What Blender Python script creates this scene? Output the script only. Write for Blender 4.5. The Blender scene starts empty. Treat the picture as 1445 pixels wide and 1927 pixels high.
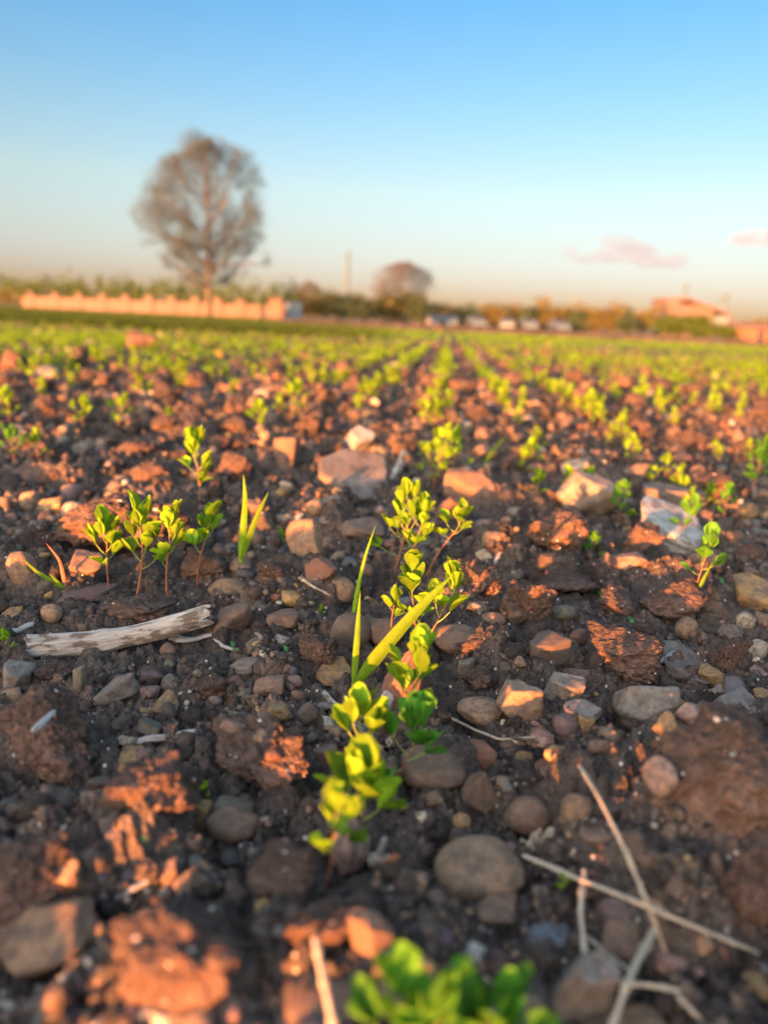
import bpy, math, random
import numpy as np
from mathutils import Vector, Matrix, Euler

# ------------------------------------------------------------------ camera, sky, sun, exposure
CAM_H = 0.22
FPX = 1447.0                     # focal length in pixels of the 1445x1927 photograph
ROLL = math.radians(2.7)
PITCH = math.radians(13.85)
SUN_AZ = math.radians(27.0)      # light travels towards +27 degrees right of the view
SUN_EL = math.radians(4.0)
SKY_STRENGTH = 0.085
SUN_STRENGTH = 5.0
SUN_COLOR = (1.0, 0.335, 0.085)
EXPOSURE = 2.6

scene = bpy.context.scene
COL = scene.collection
cam_data = bpy.data.cameras.new("camera")
cam_data.sensor_fit = 'VERTICAL'
cam_data.sensor_height = 34.62
cam_data.lens = 26.0
cam_data.clip_start = 0.01
cam_data.clip_end = 20000.0
cam_data.dof.use_dof = True
cam_data.dof.focus_distance = 0.51
cam_data.dof.aperture_fstop = 4.5
cam = bpy.data.objects.new("camera", cam_data)
COL.objects.link(cam)
cam.matrix_world = (Matrix.Translation((0, 0, CAM_H)) @ Matrix.Rotation(math.pi / 2 - PITCH, 4, 'X')
                    @ Matrix.Rotation(ROLL, 4, 'Z'))
scene.camera = cam

world = bpy.data.worlds.new("World")
scene.world = world
world.use_nodes = True
nt = world.node_tree
bg = nt.nodes['Background']
sky = nt.nodes.new('ShaderNodeTexSky')
sky.sky_type = 'NISHITA'
sky.sun_disc = False
sky.sun_elevation = SUN_EL
sky.sun_rotation = math.pi + SUN_AZ
sky.altitude = 100
sky.air_density = 1.0
sky.dust_density = 1.0
sky.ozone_density = 1.0
# the air near the horizon opposite the sun is duller and bluer overhead than the plain model; the sunset side glows
wtc = nt.nodes.new('ShaderNodeTexCoord')
wsep = nt.nodes.new('ShaderNodeSeparateXYZ'); nt.links.new(wtc.outputs['Generated'], wsep.inputs[0])
wr = nt.nodes.new('ShaderNodeValToRGB'); nt.links.new(wsep.outputs[2], wr.inputs[0])
WS = [(0.0, (0.235, 0.225, 0.56)), (0.044, (0.23, 0.238, 0.52)), (0.09, (0.255, 0.265, 0.41)), (0.15, (0.29, 0.305, 0.38)), (0.216, (0.24, 0.305, 0.40)), (0.35, (0.14, 0.285, 0.45)), (1.0, (0.75, 0.75, 0.75))]
el_ = wr.color_ramp.elements
el_[0].position, el_[0].color = WS[0][0], (*WS[0][1], 1)
el_[1].position, el_[1].color = WS[-1][0], (*WS[-1][1], 1)
for p_, c_ in WS[1:-1]:
    q_ = el_.new(p_); q_.color = (*c_, 1)
wdot = nt.nodes.new('ShaderNodeVectorMath'); wdot.operation = 'DOT_PRODUCT'
nt.links.new(wtc.outputs['Generated'], wdot.inputs[0]); wdot.inputs[1].default_value = (math.sin(SUN_AZ), math.cos(SUN_AZ), 0)
wmr = nt.nodes.new('ShaderNodeMapRange'); wmr.inputs[1].default_value = 0.35; wmr.inputs[2].default_value = -0.35
nt.links.new(wdot.outputs['Value'], wmr.inputs[0])
wmx = nt.nodes.new('ShaderNodeMix'); wmx.data_type = 'RGBA'; nt.links.new(wmr.outputs[0], wmx.inputs[0])
nt.links.new(wr.outputs[0], wmx.inputs[6]); wmx.inputs[7].default_value = (1.6, 1.4, 1.38, 1)
wmul = nt.nodes.new('ShaderNodeMix'); wmul.data_type = 'RGBA'; wmul.blend_type = 'MULTIPLY'; wmul.inputs[0].default_value = 1
nt.links.new(sky.outputs[0], wmul.inputs[6]); nt.links.new(wmx.outputs[2], wmul.inputs[7])
wsc = nt.nodes.new('ShaderNodeVectorMath'); wsc.operation = 'SCALE'; wsc.inputs['Scale'].default_value = 2.0
nt.links.new(wmul.outputs[2], wsc.inputs[0]); nt.links.new(wsc.outputs[0], bg.inputs[0])
bg.inputs[1].default_value = SKY_STRENGTH

sun_l = bpy.data.lights.new("sun", 'SUN')
sun_l.energy = SUN_STRENGTH
sun_l.angle = math.radians(0.5)
sun_l.color = SUN_COLOR
sun = bpy.data.objects.new("sun", sun_l)
COL.objects.link(sun)
LDIR = Vector((math.sin(SUN_AZ) * math.cos(SUN_EL), math.cos(SUN_AZ) * math.cos(SUN_EL), -math.sin(SUN_EL)))
sun.rotation_euler = LDIR.to_track_quat('-Z', 'Y').to_euler()

scene.view_settings.view_transform = 'Standard'
scene.view_settings.look = 'None'
scene.view_settings.gamma = 1.0
scene.view_settings.exposure = EXPOSURE
scene.render.engine = 'CYCLES'
cy = scene.cycles
cy.use_denoising = True
cy.max_bounces = 6
cy.diffuse_bounces = 3
cy.glossy_bounces = 2
cy.transmission_bounces = 4
cy.transparent_max_bounces = 8
cy.volume_bounces = 1
cy.caustics_reflective = False
cy.caustics_refractive = False
cy.use_adaptive_sampling = True
cy.adaptive_threshold = 0.015

RNG = np.random.default_rng(7)
random.seed(7)

# ------------------------------------------------------------------ noise
def _h(ix, iy, iz, seed):
    with np.errstate(over='ignore'):
        n = (ix.astype(np.uint32) * np.uint32(374761393) + iy.astype(np.uint32) * np.uint32(668265263)
             + iz.astype(np.uint32) * np.uint32(2147483647) + np.uint32((seed * 974634777) & 0xffffffff))
        n = (n ^ (n >> np.uint32(13))) * np.uint32(1274126177)
        n = (n ^ (n >> np.uint32(16))) * np.uint32(2246822519)
        n = n ^ (n >> np.uint32(15))
    return n.astype(np.float64) / 4294967295.0

def vn2(x, y, s):
    ix = np.floor(x).astype(np.int64); iy = np.floor(y).astype(np.int64)
    fx = x - ix; fy = y - iy
    fx = fx * fx * (3 - 2 * fx); fy = fy * fy * (3 - 2 * fy)
    z = np.zeros_like(ix)
    a = _h(ix, iy, z, s); b = _h(ix + 1, iy, z, s); c = _h(ix, iy + 1, z, s); d = _h(ix + 1, iy + 1, z, s)
    return (a + (b - a) * fx) * (1 - fy) + (c + (d - c) * fx) * fy - 0.5

def vn3(p, s):
    i = np.floor(p).astype(np.int64); f = p - i
    f = f * f * (3 - 2 * f)
    r = 0
    for dx in (0, 1):
        for dy in (0, 1):
            for dz in (0, 1):
                w = (f[:, 0] if dx else 1 - f[:, 0]) * (f[:, 1] if dy else 1 - f[:, 1]) * (f[:, 2] if dz else 1 - f[:, 2])
                r = r + w * _h(i[:, 0] + dx, i[:, 1] + dy, i[:, 2] + dz, s)
    return r - 0.5

def fbm3(p, s, octv=4):
    r = 0; a = 1.0
    for k in range(octv):
        r = r + a * vn3(p * (2.03 ** k) + 7.3 * k, s + k)
        a *= 0.5
    return r

def domes(x, y, cell, s, prob, flat=0.7):
    """irregular overlapping lumps of about one cell, height in metres"""
    wx = x + vn2(x / cell * 1.3, y / cell * 1.3, s + 51) * cell * 0.8 + vn2(x / cell * 3.7, y / cell * 3.7, s + 53) * cell * 0.42
    wy = y + vn2(x / cell * 1.3, y / cell * 1.3, s + 52) * cell * 0.8 + vn2(x / cell * 3.7, y / cell * 3.7, s + 54) * cell * 0.42
    gx = np.floor(wx / cell).astype(np.int64); gy = np.floor(wy / cell).astype(np.int64)
    out = np.zeros_like(x); z = np.zeros_like(gx)
    for dx in (-1, 0, 1):
        for dy in (-1, 0, 1):
            cx = gx + dx; cy_ = gy + dy
            a = _h(cx, cy_, z, s); b = _h(cx, cy_, z + 1, s); c = _h(cx, cy_, z + 2, s); e = _h(cx, cy_, z + 3, s)
            r = cell * (0.28 + 0.5 * c)
            q = 1 - ((wx - (cx + a) * cell) ** 2 + (wy - (cy_ + b) * cell) ** 2) / (r * r)
            hgt = np.sqrt(np.maximum(q, 0)) * r * flat
            out = np.maximum(out, np.where(e < prob, hgt, 0))
    return out

def sstep(a, b, x):
    t = np.clip((x - a) / (b - a), 0, 1)
    return t * t * (3 - 2 * t)

SD = (math.sin(SUN_AZ), math.cos(SUN_AZ))

def macro(x, y):
    x = np.asarray(x, float); y = np.asarray(y, float)
    r = np.hypot(x, y)
    near = 1 - sstep(9, 25, r)
    calm = 0.5 + 0.5 * sstep(0.5, 1.1, r)
    h = (vn2(x / 0.45, y / 0.45, 1) * 0.030 * calm + vn2(x / 0.17, y / 0.17, 2) * 0.014 * calm) * near
    h += vn2(x / 1.7, y / 1.7, 3) * 0.03 * sstep(0.8, 3, r) * near
    h += (vn2(x / 0.3, y / 0.3, 5) + 0.2) * 0.10 * sstep(0.02, -0.35, y) * near  # bumps raised behind the camera, out of view, to break up the low sun
    # added unseen ridge behind the camera; its crest dapples the near ground with shade
    uu = x * SD[1] - y * SD[0]; ww = x * SD[0] + y * SD[1]
    crest = 0.042 + 0.06 * vn2(uu / 0.06, ww / 0.5, 15) + 0.03 * vn2(uu / 0.02, ww / 0.3, 16)
    h += np.maximum(crest, 0) * sstep(-0.28, -0.42, ww) * sstep(-0.95, -0.75, ww)
    # unseen bank added behind the camera, shaped to shade the right foreground
    u = x * SD[1] - y * SD[0] + vn2(x / 0.35, y / 0.35, 9) * 0.12
    w = x * SD[0] + y * SD[1]
    h += 0.62 * sstep(-0.07, 0.06, u) * sstep(5.0, 4.0, u) * sstep(-1.0, -1.7, w) * sstep(-3.4, -2.6, w)
    return h

def terrain(x, y):
    r = np.hypot(x, y)
    h = macro(x, y)
    h = h + domes(x, y, 0.075, 11, 0.40, 0.42) * (1 - sstep(12, 30, r))
    near = r < 6
    for cell, s, pr, rm, fl in ((0.034, 21, 0.5, 6, 0.42), (0.016, 31, 0.65, 4, 0.6), (0.0075, 41, 0.8, 2.4, 0.7), (0.0038, 61, 0.8, 1.5, 0.65)):
        m = r < rm
        if m.any():
            q = domes(x[m], y[m], cell, s, pr, fl)
            h[m] += (q - (0 if cell > 0.02 else q[r[m] < 1.2].mean() * 1.15 if (r[m] < 1.2).any() and len(q) > 50000 else cell * 0.2)) * (1 - sstep(rm * 0.6, rm, r[m]))
    m = r < 2
    h[m] += vn2(x[m] / 0.0021, y[m] / 0.0021, 71) * 0.0012 + vn2(x[m] / 0.009, y[m] / 0.009, 72) * 0.004
    return h

def zat(x, y):
    """ground height without the smallest crumbs"""
    x = np.atleast_1d(np.asarray(x, float)); y = np.atleast_1d(np.asarray(y, float))
    r = np.hypot(x, y)
    return (macro(x, y) + domes(x, y, 0.075, 11, 0.40, 0.42) * (1 - sstep(12, 30, r))
            + domes(x, y, 0.034, 21, 0.5, 0.42) * (1 - sstep(3.6, 6, r)))

def ray(px, py):
    a = (px - 722.5) / FPX; b = -(py - 963.5) / FPX
    c, s = math.cos(ROLL), math.sin(ROLL)
    a, b = a * c - b * s, a * s + b * c
    return np.array([a, math.cos(PITCH) + b * math.sin(PITCH), -math.sin(PITCH) + b * math.cos(PITCH)])

def ground_at(px, py):
    """point of the ground seen at a pixel; the returned t is the depth along the view axis"""
    d = ray(px, py)
    t0 = -CAM_H / min(d[2], -0.003)
    ts = np.linspace(t0 * 0.6, t0 * 1.25, 160)
    z = CAM_H + ts * d[2]
    g = zat(ts * d[0], ts * d[1]) * 0.8
    k = np.nonzero(z < g)[0]
    t = ts[k[0]] if len(k) else t0
    return np.array([t * d[0], t * d[1], CAM_H + t * d[2]]), t

def at_depth(px, py, Y):
    d = ray(px, py); t = Y / d[1]
    return Vector((t * d[0], Y, CAM_H + t * d[2]))

def to_px(x, y, z):
    v = np.array([x, y, z - CAM_H])
    dep = v[1] * math.cos(PITCH) - v[2] * math.sin(PITCH)
    up = v[1] * math.sin(PITCH) + v[2] * math.cos(PITCH)
    a, b = v[0] / dep, up / dep
    c, s = math.cos(ROLL), math.sin(ROLL)
    a, b = a * c + b * s, -a * s + b * c
    return 722.5 + a * FPX, 963.5 - b * FPX, dep

# ------------------------------------------------------------------ mesh helpers
def mk_mesh(name, verts, faces, mats=(), mat_idx=None, smooth=True):
    """faces: list of integer arrays, each (n, k)"""
    me = bpy.data.meshes.new(name)
    verts = np.asarray(verts, np.float32)
    me.vertices.add(len(verts)); me.vertices.foreach_set('co', verts.ravel())
    faces = [np.asarray(f, np.int32) for f in faces if len(f)]
    nl = sum(f.size for f in faces); nf = sum(len(f) for f in faces)
    me.loops.add(nl); me.polygons.add(nf)
    me.loops.foreach_set('vertex_index', np.concatenate([f.ravel() for f in faces]))
    tot = np.concatenate([np.full(len(f), f.shape[1], np.int32) for f in faces])
    st = np.concatenate([[0], np.cumsum(tot)[:-1]]).astype(np.int32)
    me.polygons.foreach_set('loop_start', st)
    if mat_idx is not None:
        me.polygons.foreach_set('material_index', np.asarray(mat_idx, np.int32))
    me.polygons.foreach_set('use_smooth', np.full(nf, smooth, bool))
    for m in mats: me.materials.append(m)
    me.update(calc_edges=True)
    me.validate()
    return me

class MB:
    """collects shapes, builds ONE mesh"""
    def __init__(s): s.v = []; s.f = {3: [], 4: []}; s.m = {3: [], 4: []}; s.n = 0
    def add(s, v, f, mi=0):
        v = np.asarray(v, float); f = np.asarray(f, int)
        if not len(f): return
        s.v.append(v); s.f[f.shape[1]].append(f + s.n); s.m[f.shape[1]].append(np.full(len(f), mi)); s.n += len(v)
    def tube(s, pts, rad, k=6, mi=0, cap=True, flat=1.0):
        pts = np.asarray(pts, float); n = len(pts)
        rad = np.broadcast_to(np.asarray(rad, float), (n,))
        tan = np.gradient(pts, axis=0); tan /= np.linalg.norm(tan, axis=1, keepdims=True) + 1e-12
        up = np.array([0, 0, 1.0]) if abs(tan[0][2]) < 0.9 else np.array([0, 1.0, 0])
        a = np.cross(tan, up); a /= np.linalg.norm(a, axis=1, keepdims=True) + 1e-12
        b = np.cross(a, tan)
        th = np.linspace(0, 2 * math.pi, k, endpoint=False)
        v = pts[:, None, :] + rad[:, None, None] * (np.cos(th)[None, :, None] * a[:, None, :] + flat * np.sin(th)[None, :, None] * b[:, None, :])
        v = v.reshape(-1, 3)
        i = np.arange(n - 1)[:, None] * k + np.arange(k)[None, :]
        j = np.arange(n - 1)[:, None] * k + (np.arange(k)[None, :] + 1) % k
        f = np.stack([i, j, j + k, i + k], -1).reshape(-1, 4)
        s.add(v, f, mi)
        if cap:
            for e, rr in ((0, 0), (n - 1, (n - 1) * k)):
                vv = np.vstack([pts[e][None], v[rr:rr + k]])
                q = np.arange(k)
                s.add(vv, np.stack([np.zeros(k, int), 1 + q, 1 + (q + 1) % k], -1), mi)
    def box(s, c, d, rz=0, mi=0):
        x, y, z = d[0] / 2, d[1] / 2, d[2] / 2
        v = np.array([[i * x, j * y, k * z] for i in (-1, 1) for j in (-1, 1) for k in (-1, 1)])
        ca, sa = math.cos(rz), math.sin(rz)
        v = np.stack([v[:, 0] * ca - v[:, 1] * sa, v[:, 0] * sa + v[:, 1] * ca, v[:, 2]], -1) + np.array(c)
        s.add(v, [[0, 1, 3, 2], [4, 6, 7, 5], [0, 4, 5, 1], [2, 3, 7, 6], [0, 2, 6, 4], [1, 5, 7, 3]], mi)
    def mesh(s, name, mats, smooth=True):
        f = []; m = []
        for k in (3, 4):
            if s.f[k]: f.append(np.concatenate(s.f[k])); m.append(np.concatenate(s.m[k]))
        return mk_mesh(name, np.concatenate(s.v), f, mats, np.concatenate(m), smooth)

_ico = {}
def ico(sub):
    if sub not in _ico:
        import bmesh
        bm = bmesh.new(); bmesh.ops.create_icosphere(bm, subdivisions=sub, radius=1)
        v = np.array([q.co[:] for q in bm.verts]); f = np.array([[q.index for q in p.verts] for p in bm.faces])
        bm.free(); _ico[sub] = (v / np.linalg.norm(v, axis=1, keepdims=True), f)
    return _ico[sub]

def link(o, parent=None):
    COL.objects.link(o)
    if parent: o.parent = parent
    return o
def tag(o, label=None, cat=None, group=None, kind=None):
    if label: o['label'] = label
    if cat: o['category'] = cat
    if group: o['group'] = group
    if kind: o['kind'] = kind
    return o
def obj(name, me, parent=None): return link(bpy.data.objects.new(name, me), parent)
def empty(name, loc, rz=0):
    o = bpy.data.objects.new(name, None); o.empty_display_size = 0.02
    o.location = loc; o.rotation_euler = (0, 0, rz); COL.objects.link(o); return o

# ------------------------------------------------------------------ materials
def new_mat(name):
    m = bpy.data.materials.new(name); m.use_nodes = True
    t = m.node_tree; b = t.nodes['Principled BSDF']
    return m, t, b
def N(t, typ, **kw):
    n = t.nodes.new(typ)
    for k, v in kw.items(): setattr(n, k, v)
    return n
def noise(t, vec, scale, detail=6, rough=0.6):
    n = N(t, 'ShaderNodeTexNoise'); n.inputs['Scale'].default_value = scale
    n.inputs['Detail'].default_value = detail; n.inputs['Roughness'].default_value = rough
    t.links.new(vec, n.inputs['Vector']); return n.outputs['Fac']
def ramp(t, fac, stops, interp='LINEAR'):
    r = N(t, 'ShaderNodeValToRGB'); r.color_ramp.interpolation = interp
    e = r.color_ramp.elements
    e[0].position, e[0].color = stops[0][0], (*stops[0][1], 1)
    e[1].position, e[1].color = stops[-1][0], (*stops[-1][1], 1)
    for p, c in stops[1:-1]:
        q = e.new(p); q.color = (*c, 1)
    t.links.new(fac, r.inputs[0]); return r.outputs[0]
def mix(t, fac, a, b, mode='MIX'):
    m = N(t, 'ShaderNodeMix', data_type='RGBA', blend_type=mode)
    for sock, v in ((m.inputs[0], fac), (m.inputs[6], a), (m.inputs[7], b)):
        if hasattr(v, 'is_output'): t.links.new(v, sock)
        elif isinstance(v, (tuple, list)): sock.default_value = (*v, 1)
        else: sock.default_value = v
    return m.outputs[2]
def bump(t, b, fac, strength, dist):
    n = N(t, 'ShaderNodeBump'); n.inputs['Strength'].default_value = strength; n.inputs['Distance'].default_value = dist
    t.links.new(fac, n.inputs['Height']); t.links.new(n.outputs[0], b.inputs['Normal'])
def fmath(t, op, a, b=None):
    m = N(t, 'ShaderNodeMath', operation=op)
    for i, v in enumerate((a, b)):
        if v is None: continue
        if hasattr(v, 'is_output'): t.links.new(v, m.inputs[i])
        else: m.inputs[i].default_value = v
    return m.outputs[0]

def soil_color(t, vec, k=1.0, red=0.0):
    big = noise(t, vec, 9 * k, 5)
    c1 = ramp(t, big, [(0.3, (0.034, 0.028, 0.026)), (0.5, (0.086 + red * .008, 0.066, 0.055)), (0.72, (0.155 + red * .015, 0.108, 0.083))])
    fine = noise(t, vec, 260 * k, 4, 0.7)
    c2 = ramp(t, fine, [(0.30, (0.45, 0.42, 0.40)), (0.5, (1, 1, 1)), (0.72, (1.6, 1.5, 1.45))])
    c = mix(t, 1.0, c1, c2, 'MULTIPLY')
    v = N(t, 'ShaderNodeTexVoronoi'); v.inputs['Scale'].default_value = 330 * k; t.links.new(vec, v.inputs['Vector'])
    sp = N(t, 'ShaderNodeSeparateColor'); t.links.new(v.outputs['Color'], sp.inputs[0])
    grain = fmath(t, 'MULTIPLY', fmath(t, 'GREATER_THAN', sp.outputs[0], 0.965), fmath(t, 'LESS_THAN', v.outputs['Distance'], 0.33))
    return mix(t, grain, c, (0.55, 0.48, 0.42)), fine

def soil_mat(name, kind):
    m, t, b = new_mat(name)
    tc = N(t, 'ShaderNodeTexCoord'); vec = tc.outputs['Object']
    b.inputs['Roughness'].default_value = 0.92
    b.inputs['Specular IOR Level'].default_value = 0.25
    c, fine = soil_color(t, vec, 1.0 if kind == 'ground' else 0.045, 1.0 if kind == 'clod' else 0)
    if kind == 'clod':
        c = mix(t, 1.0, c, (1.22, 1.16, 1.13), 'MULTIPLY')
    if kind == 'ground':
        # far away: green cover between the rows, then the bare strip at the far edge of the field
        geo = N(t, 'ShaderNodeNewGeometry'); sx = N(t, 'ShaderNodeSeparateXYZ'); t.links.new(geo.outputs['Position'], sx.inputs[0])
        ys = N(t, 'ShaderNodeMapRange'); ys.inputs[1].default_value = 5; ys.inputs[2].default_value = 16; t.links.new(sx.outputs[1], ys.inputs[0])
        pos = geo.outputs['Position']
        n1 = noise(t, pos, 2.2, 5)
        n2 = noise(t, pos, 0.25, 3)
        g = fmath(t, 'MULTIPLY', ys.outputs[0], ramp(t, n1, [(0.35, (0.15,) * 3), (0.6, (0.9,) * 3)]))
        gcol = ramp(t, n2, [(0.3, (0.05, 0.10, 0.022)), (0.7, (0.10, 0.15, 0.025))])
        c = mix(t, g, c, gcol)
        # bare earth strip to the right of the wall
        ys2 = N(t, 'ShaderNodeMapRange'); ys2.inputs[1].default_value = 24; ys2.inputs[2].default_value = 30; t.links.new(sx.outputs[1], ys2.inputs[0])
        ang = fmath(t, 'DIVIDE', sx.outputs[0], fmath(t, 'MAXIMUM', sx.outputs[1], 1.0))
        xs = N(t, 'ShaderNodeMapRange'); xs.inputs[1].default_value = -0.2; xs.inputs[2].default_value = -0.05; t.links.new(ang, xs.inputs[0])
        c = mix(t, fmath(t, 'MULTIPLY', ys2.outputs[0], xs.outputs[0]), c, (0.20, 0.12, 0.07))
        lf = N(t, 'ShaderNodeMapRange'); lf.inputs[1].default_value = -0.1; lf.inputs[2].default_value = -0.2; t.links.new(ang, lf.inputs[0])
        ys3 = N(t, 'ShaderNodeMapRange'); ys3.inputs[1].default_value = 12; ys3.inputs[2].default_value = 22; t.links.new(sx.outputs[1], ys3.inputs[0])
        c = mix(t, fmath(t, 'MULTIPLY', ys3.outputs[0], lf.outputs[0]), c, (0.055, 0.12, 0.03))
    t.links.new(c, b.inputs['Base Color'])
    vo = N(t, 'ShaderNodeTexVoronoi'); vo.inputs['Scale'].default_value = 420 if kind == 'ground' else 14; t.links.new(vec, vo.inputs['Vector'])
    hh = fmath(t, 'ADD', fine, fmath(t, 'MULTIPLY', vo.outputs['Distance'], -1.1))
    bump(t, b, hh if kind == 'ground' else fmath(t, 'ADD', fine, fmath(t, 'MULTIPLY', vo.outputs['Distance'], -0.35)), 0.75 if kind == 'ground' else 0.6, 0.0016 if kind == 'ground' else 0.022)
    return m

M_GROUND = soil_mat('soil_ground', 'ground')
M_CLOD = soil_mat('soil_clod', 'clod')

# stone colours: name -> (linear rgb, word)
SC = {"tan": ((0.34, 0.215, 0.13), 'tan'), 'brown': ((0.19, 0.115, 0.078), 'brown'), 'grey': ((0.20, 0.17, 0.145), 'grey'),
      'red': ((0.22, 0.095, 0.062), 'reddish'), 'maroon': ((0.075, 0.025, 0.028), 'dark maroon'), 'cream': ((0.55, 0.45, 0.34), 'cream'),
      'white': ((0.62, 0.60, 0.56), 'whitish'), 'slate': ((0.085, 0.083, 0.095), 'dark slate'), 'pink': ((0.30, 0.18, 0.145), 'pinkish'),
      'ochre': ((0.42, 0.25, 0.10), 'ochre'), 'dark': ((0.085, 0.06, 0.045), 'dark brown'), 'olive': ((0.13, 0.12, 0.09), 'olive grey'),
      'purple': ((0.15, 0.095, 0.10), 'purplish'), 'bluegrey': ((0.20, 0.225, 0.25), 'pale bluish')}
def stone_mat(key):
    k_ = {'cream': 0.8, 'white': 0.85, 'ochre': 0.85, 'tan': 0.95}.get(key, 1.15)
    col = tuple(q * k_ for q in SC[key][0])
    m, t, b = new_mat('stone_' + key)
    tc = N(t, 'ShaderNodeTexCoord'); oi = N(t, 'ShaderNodeObjectInfo')
    add = N(t, 'ShaderNodeVectorMath', operation='ADD')
    sc = N(t, 'ShaderNodeVectorMath', operation='SCALE'); t.links.new(oi.outputs['Location'], sc.inputs[0]); sc.inputs['Scale'].default_value = 40
    t.links.new(tc.outputs['Object'], add.inputs[0]); t.links.new(sc.outputs[0], add.inputs[1])
    vec = add.outputs[0]
    n1 = noise(t, vec, 2.3, 6); n2 = noise(t, vec, 38, 4, 0.75); n3 = noise(t, vec, 4.5, 8, 0.7)
    f = lambda k: tuple(min(1, c * k) for c in col)
    c = ramp(t, n1, [(0.28, f(0.62)), (0.5, f(1.0)), (0.75, tuple(min(1, a * g) for a, g in zip(col, (1.45, 1.3, 1.15))))])
    c = mix(t, 1.0, c, ramp(t, n2, [(0.3, (0.66,) * 3), (0.5, (1, 1, 1)), (0.7, (1.3,) * 3)]), 'MULTIPLY')
    dirt = ramp(t, n3, [(0.44, (0.08,) * 3), (0.60, (0.9,) * 3)])
    c = mix(t, dirt, c, (0.125, 0.09, 0.07))
    rnd = ramp(t, oi.outputs['Random'], [(0, (0.78,) * 3), (1, (1.22,) * 3)])
    c = mix(t, 1.0, c, rnd, 'MULTIPLY')
    t.links.new(c, b.inputs['Base Color'])
    b.inputs['Roughness'].default_value = 0.8; b.inputs['Specular IOR Level'].default_value = 0.35
    h = fmath(t, 'ADD', fmath(t, 'MULTIPLY', n2, 0.5), n3)
    bump(t, b, h, 0.35, 0.04)
    return m
SM = {k: stone_mat(k) for k in SC}

def island_mat(name, cols, rough=0.9, fine=300):
    """loose stuff in one mesh: every piece takes its own colour"""
    m, t, b = new_mat(name)
    g = N(t, 'ShaderNodeNewGeometry'); tc = N(t, 'ShaderNodeTexCoord')
    st = [(i / len(cols), c) for i, c in enumerate(cols)]
    c = ramp(t, g.outputs['Random Per Island'], st, 'CONSTANT')
    n = noise(t, tc.outputs['Object'], fine, 4, 0.7)
    c = mix(t, 1.0, c, ramp(t, n, [(0.3, (0.55,) * 3), (0.5, (1,) * 3), (0.72, (1.4,) * 3)]), 'MULTIPLY')
    t.links.new(c, b.inputs['Base Color']); b.inputs['Roughness'].default_value = rough
    b.inputs['Specular IOR Level'].default_value = 0.25
    bump(t, b, n, 0.5, 0.001)
    return m
S = lambda *k: [tuple(c * 0.85 for c in SC[q][0]) for q in k]
M_GRAVEL = island_mat('gravel', S('brown', 'grey', 'tan', 'dark', 'brown', 'olive', 'dark', 'pink', 'slate', 'brown', 'dark', 'brown', 'grey', 'tan', 'purple', 'ochre', 'dark', 'brown', 'olive', 'grey', 'brown', 'red', 'cream', 'dark'), 0.8)
M_CRUMB = island_mat('soil_crumb', [(0.055, 0.042, 0.036), (0.105, 0.077, 0.061), (0.075, 0.055, 0.045), (0.15, 0.108, 0.084), (0.036, 0.029, 0.026), (0.12, 0.085, 0.067), (0.045, 0.034, 0.03)], 0.95)

def leaf_mat(name, col, tcol, trans=0.5, var=0.3, fine=120):
    m, t, b = new_mat(name)
    tc = N(t, 'ShaderNodeTexCoord'); g = N(t, 'ShaderNodeNewGeometry'); oi = N(t, 'ShaderNodeObjectInfo')
    n = noise(t, tc.outputs['Object'], fine, 4)
    hi = tuple(c * (1 + var) for c in col); lo = tuple(c * (1 - var) for c in col)
    r = fmath(t, 'FRACT', fmath(t, 'ADD', g.outputs['Random Per Island'], oi.outputs['Random']))
    c = ramp(t, r, [(0, lo), (0.5, col), (1, hi)])
    c = mix(t, 1.0, c, ramp(t, n, [(0.3, (0.75, 0.8, 0.8)), (0.7, (1.2, 1.15, 1.0))]), 'MULTIPLY')
    blot = noise(t, tc.outputs['Object'], fine * 0.6, 5, 0.7)
    c = mix(t, ramp(t, blot, [(0.62, (0,) * 3), (0.68, (0.7,) * 3)]), c, tuple(q * k for q, k in zip(col, (1.5, 0.85, 0.9))))
    t.links.new(c, b.inputs['Base Color']); b.inputs['Roughness'].default_value = 0.72
    b.inputs['Specular IOR Level'].default_value = 0.2
    bump(t, b, blot, 0.3, 0.0008)
    tr = N(t, 'ShaderNodeBsdfTranslucent')
    c2 = mix(t, 1.0, c, tuple(a / max(1e-3, q) for a, q in zip(tcol, col)), 'MULTIPLY')
    t.links.new(c2, tr.inputs[0])
    ms = N(t, 'ShaderNodeMixShader'); ms.inputs[0].default_value = trans
    t.links.new(b.outputs[0], ms.inputs[1]); t.links.new(tr.outputs[0], ms.inputs[2])
    t.links.new(ms.outputs[0], t.nodes['Material Output'].inputs[0])
    return m
M_LEAF = leaf_mat('leaf_green', (0.18, 0.33, 0.020), (0.36, 0.50, 0.012), 0.42, 0.5)
M_LEAF_SHADED = leaf_mat('leaf_shaded_green', (0.085, 0.25, 0.03), (0.14, 0.36, 0.02), 0.35, 0.4)  # shaded copy of the leaf green: shade put into the colour
M_GRASS = leaf_mat('grass_blade', (0.22, 0.38, 0.026), (0.36, 0.54, 0.016), 0.45)
M_COTY = leaf_mat('cotyledon_green', (0.10, 0.32, 0.12), (0.1, 0.35, 0.1), 0.3)
M_SHRUB_BROWN = leaf_mat('foliage_brown', (0.13, 0.12, 0.05), (0.13, 0.10, 0.03), 0.25, 0.35, 2)
M_SHRUB_TEAL = leaf_mat('foliage_teal', (0.045, 0.075, 0.05), (0.05, 0.08, 0.04), 0.2, 0.3, 2)
M_HEDGE = leaf_mat('foliage_dark_green', (0.06, 0.10, 0.022), (0.07, 0.11, 0.02), 0.25, 0.35, 2)

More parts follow.
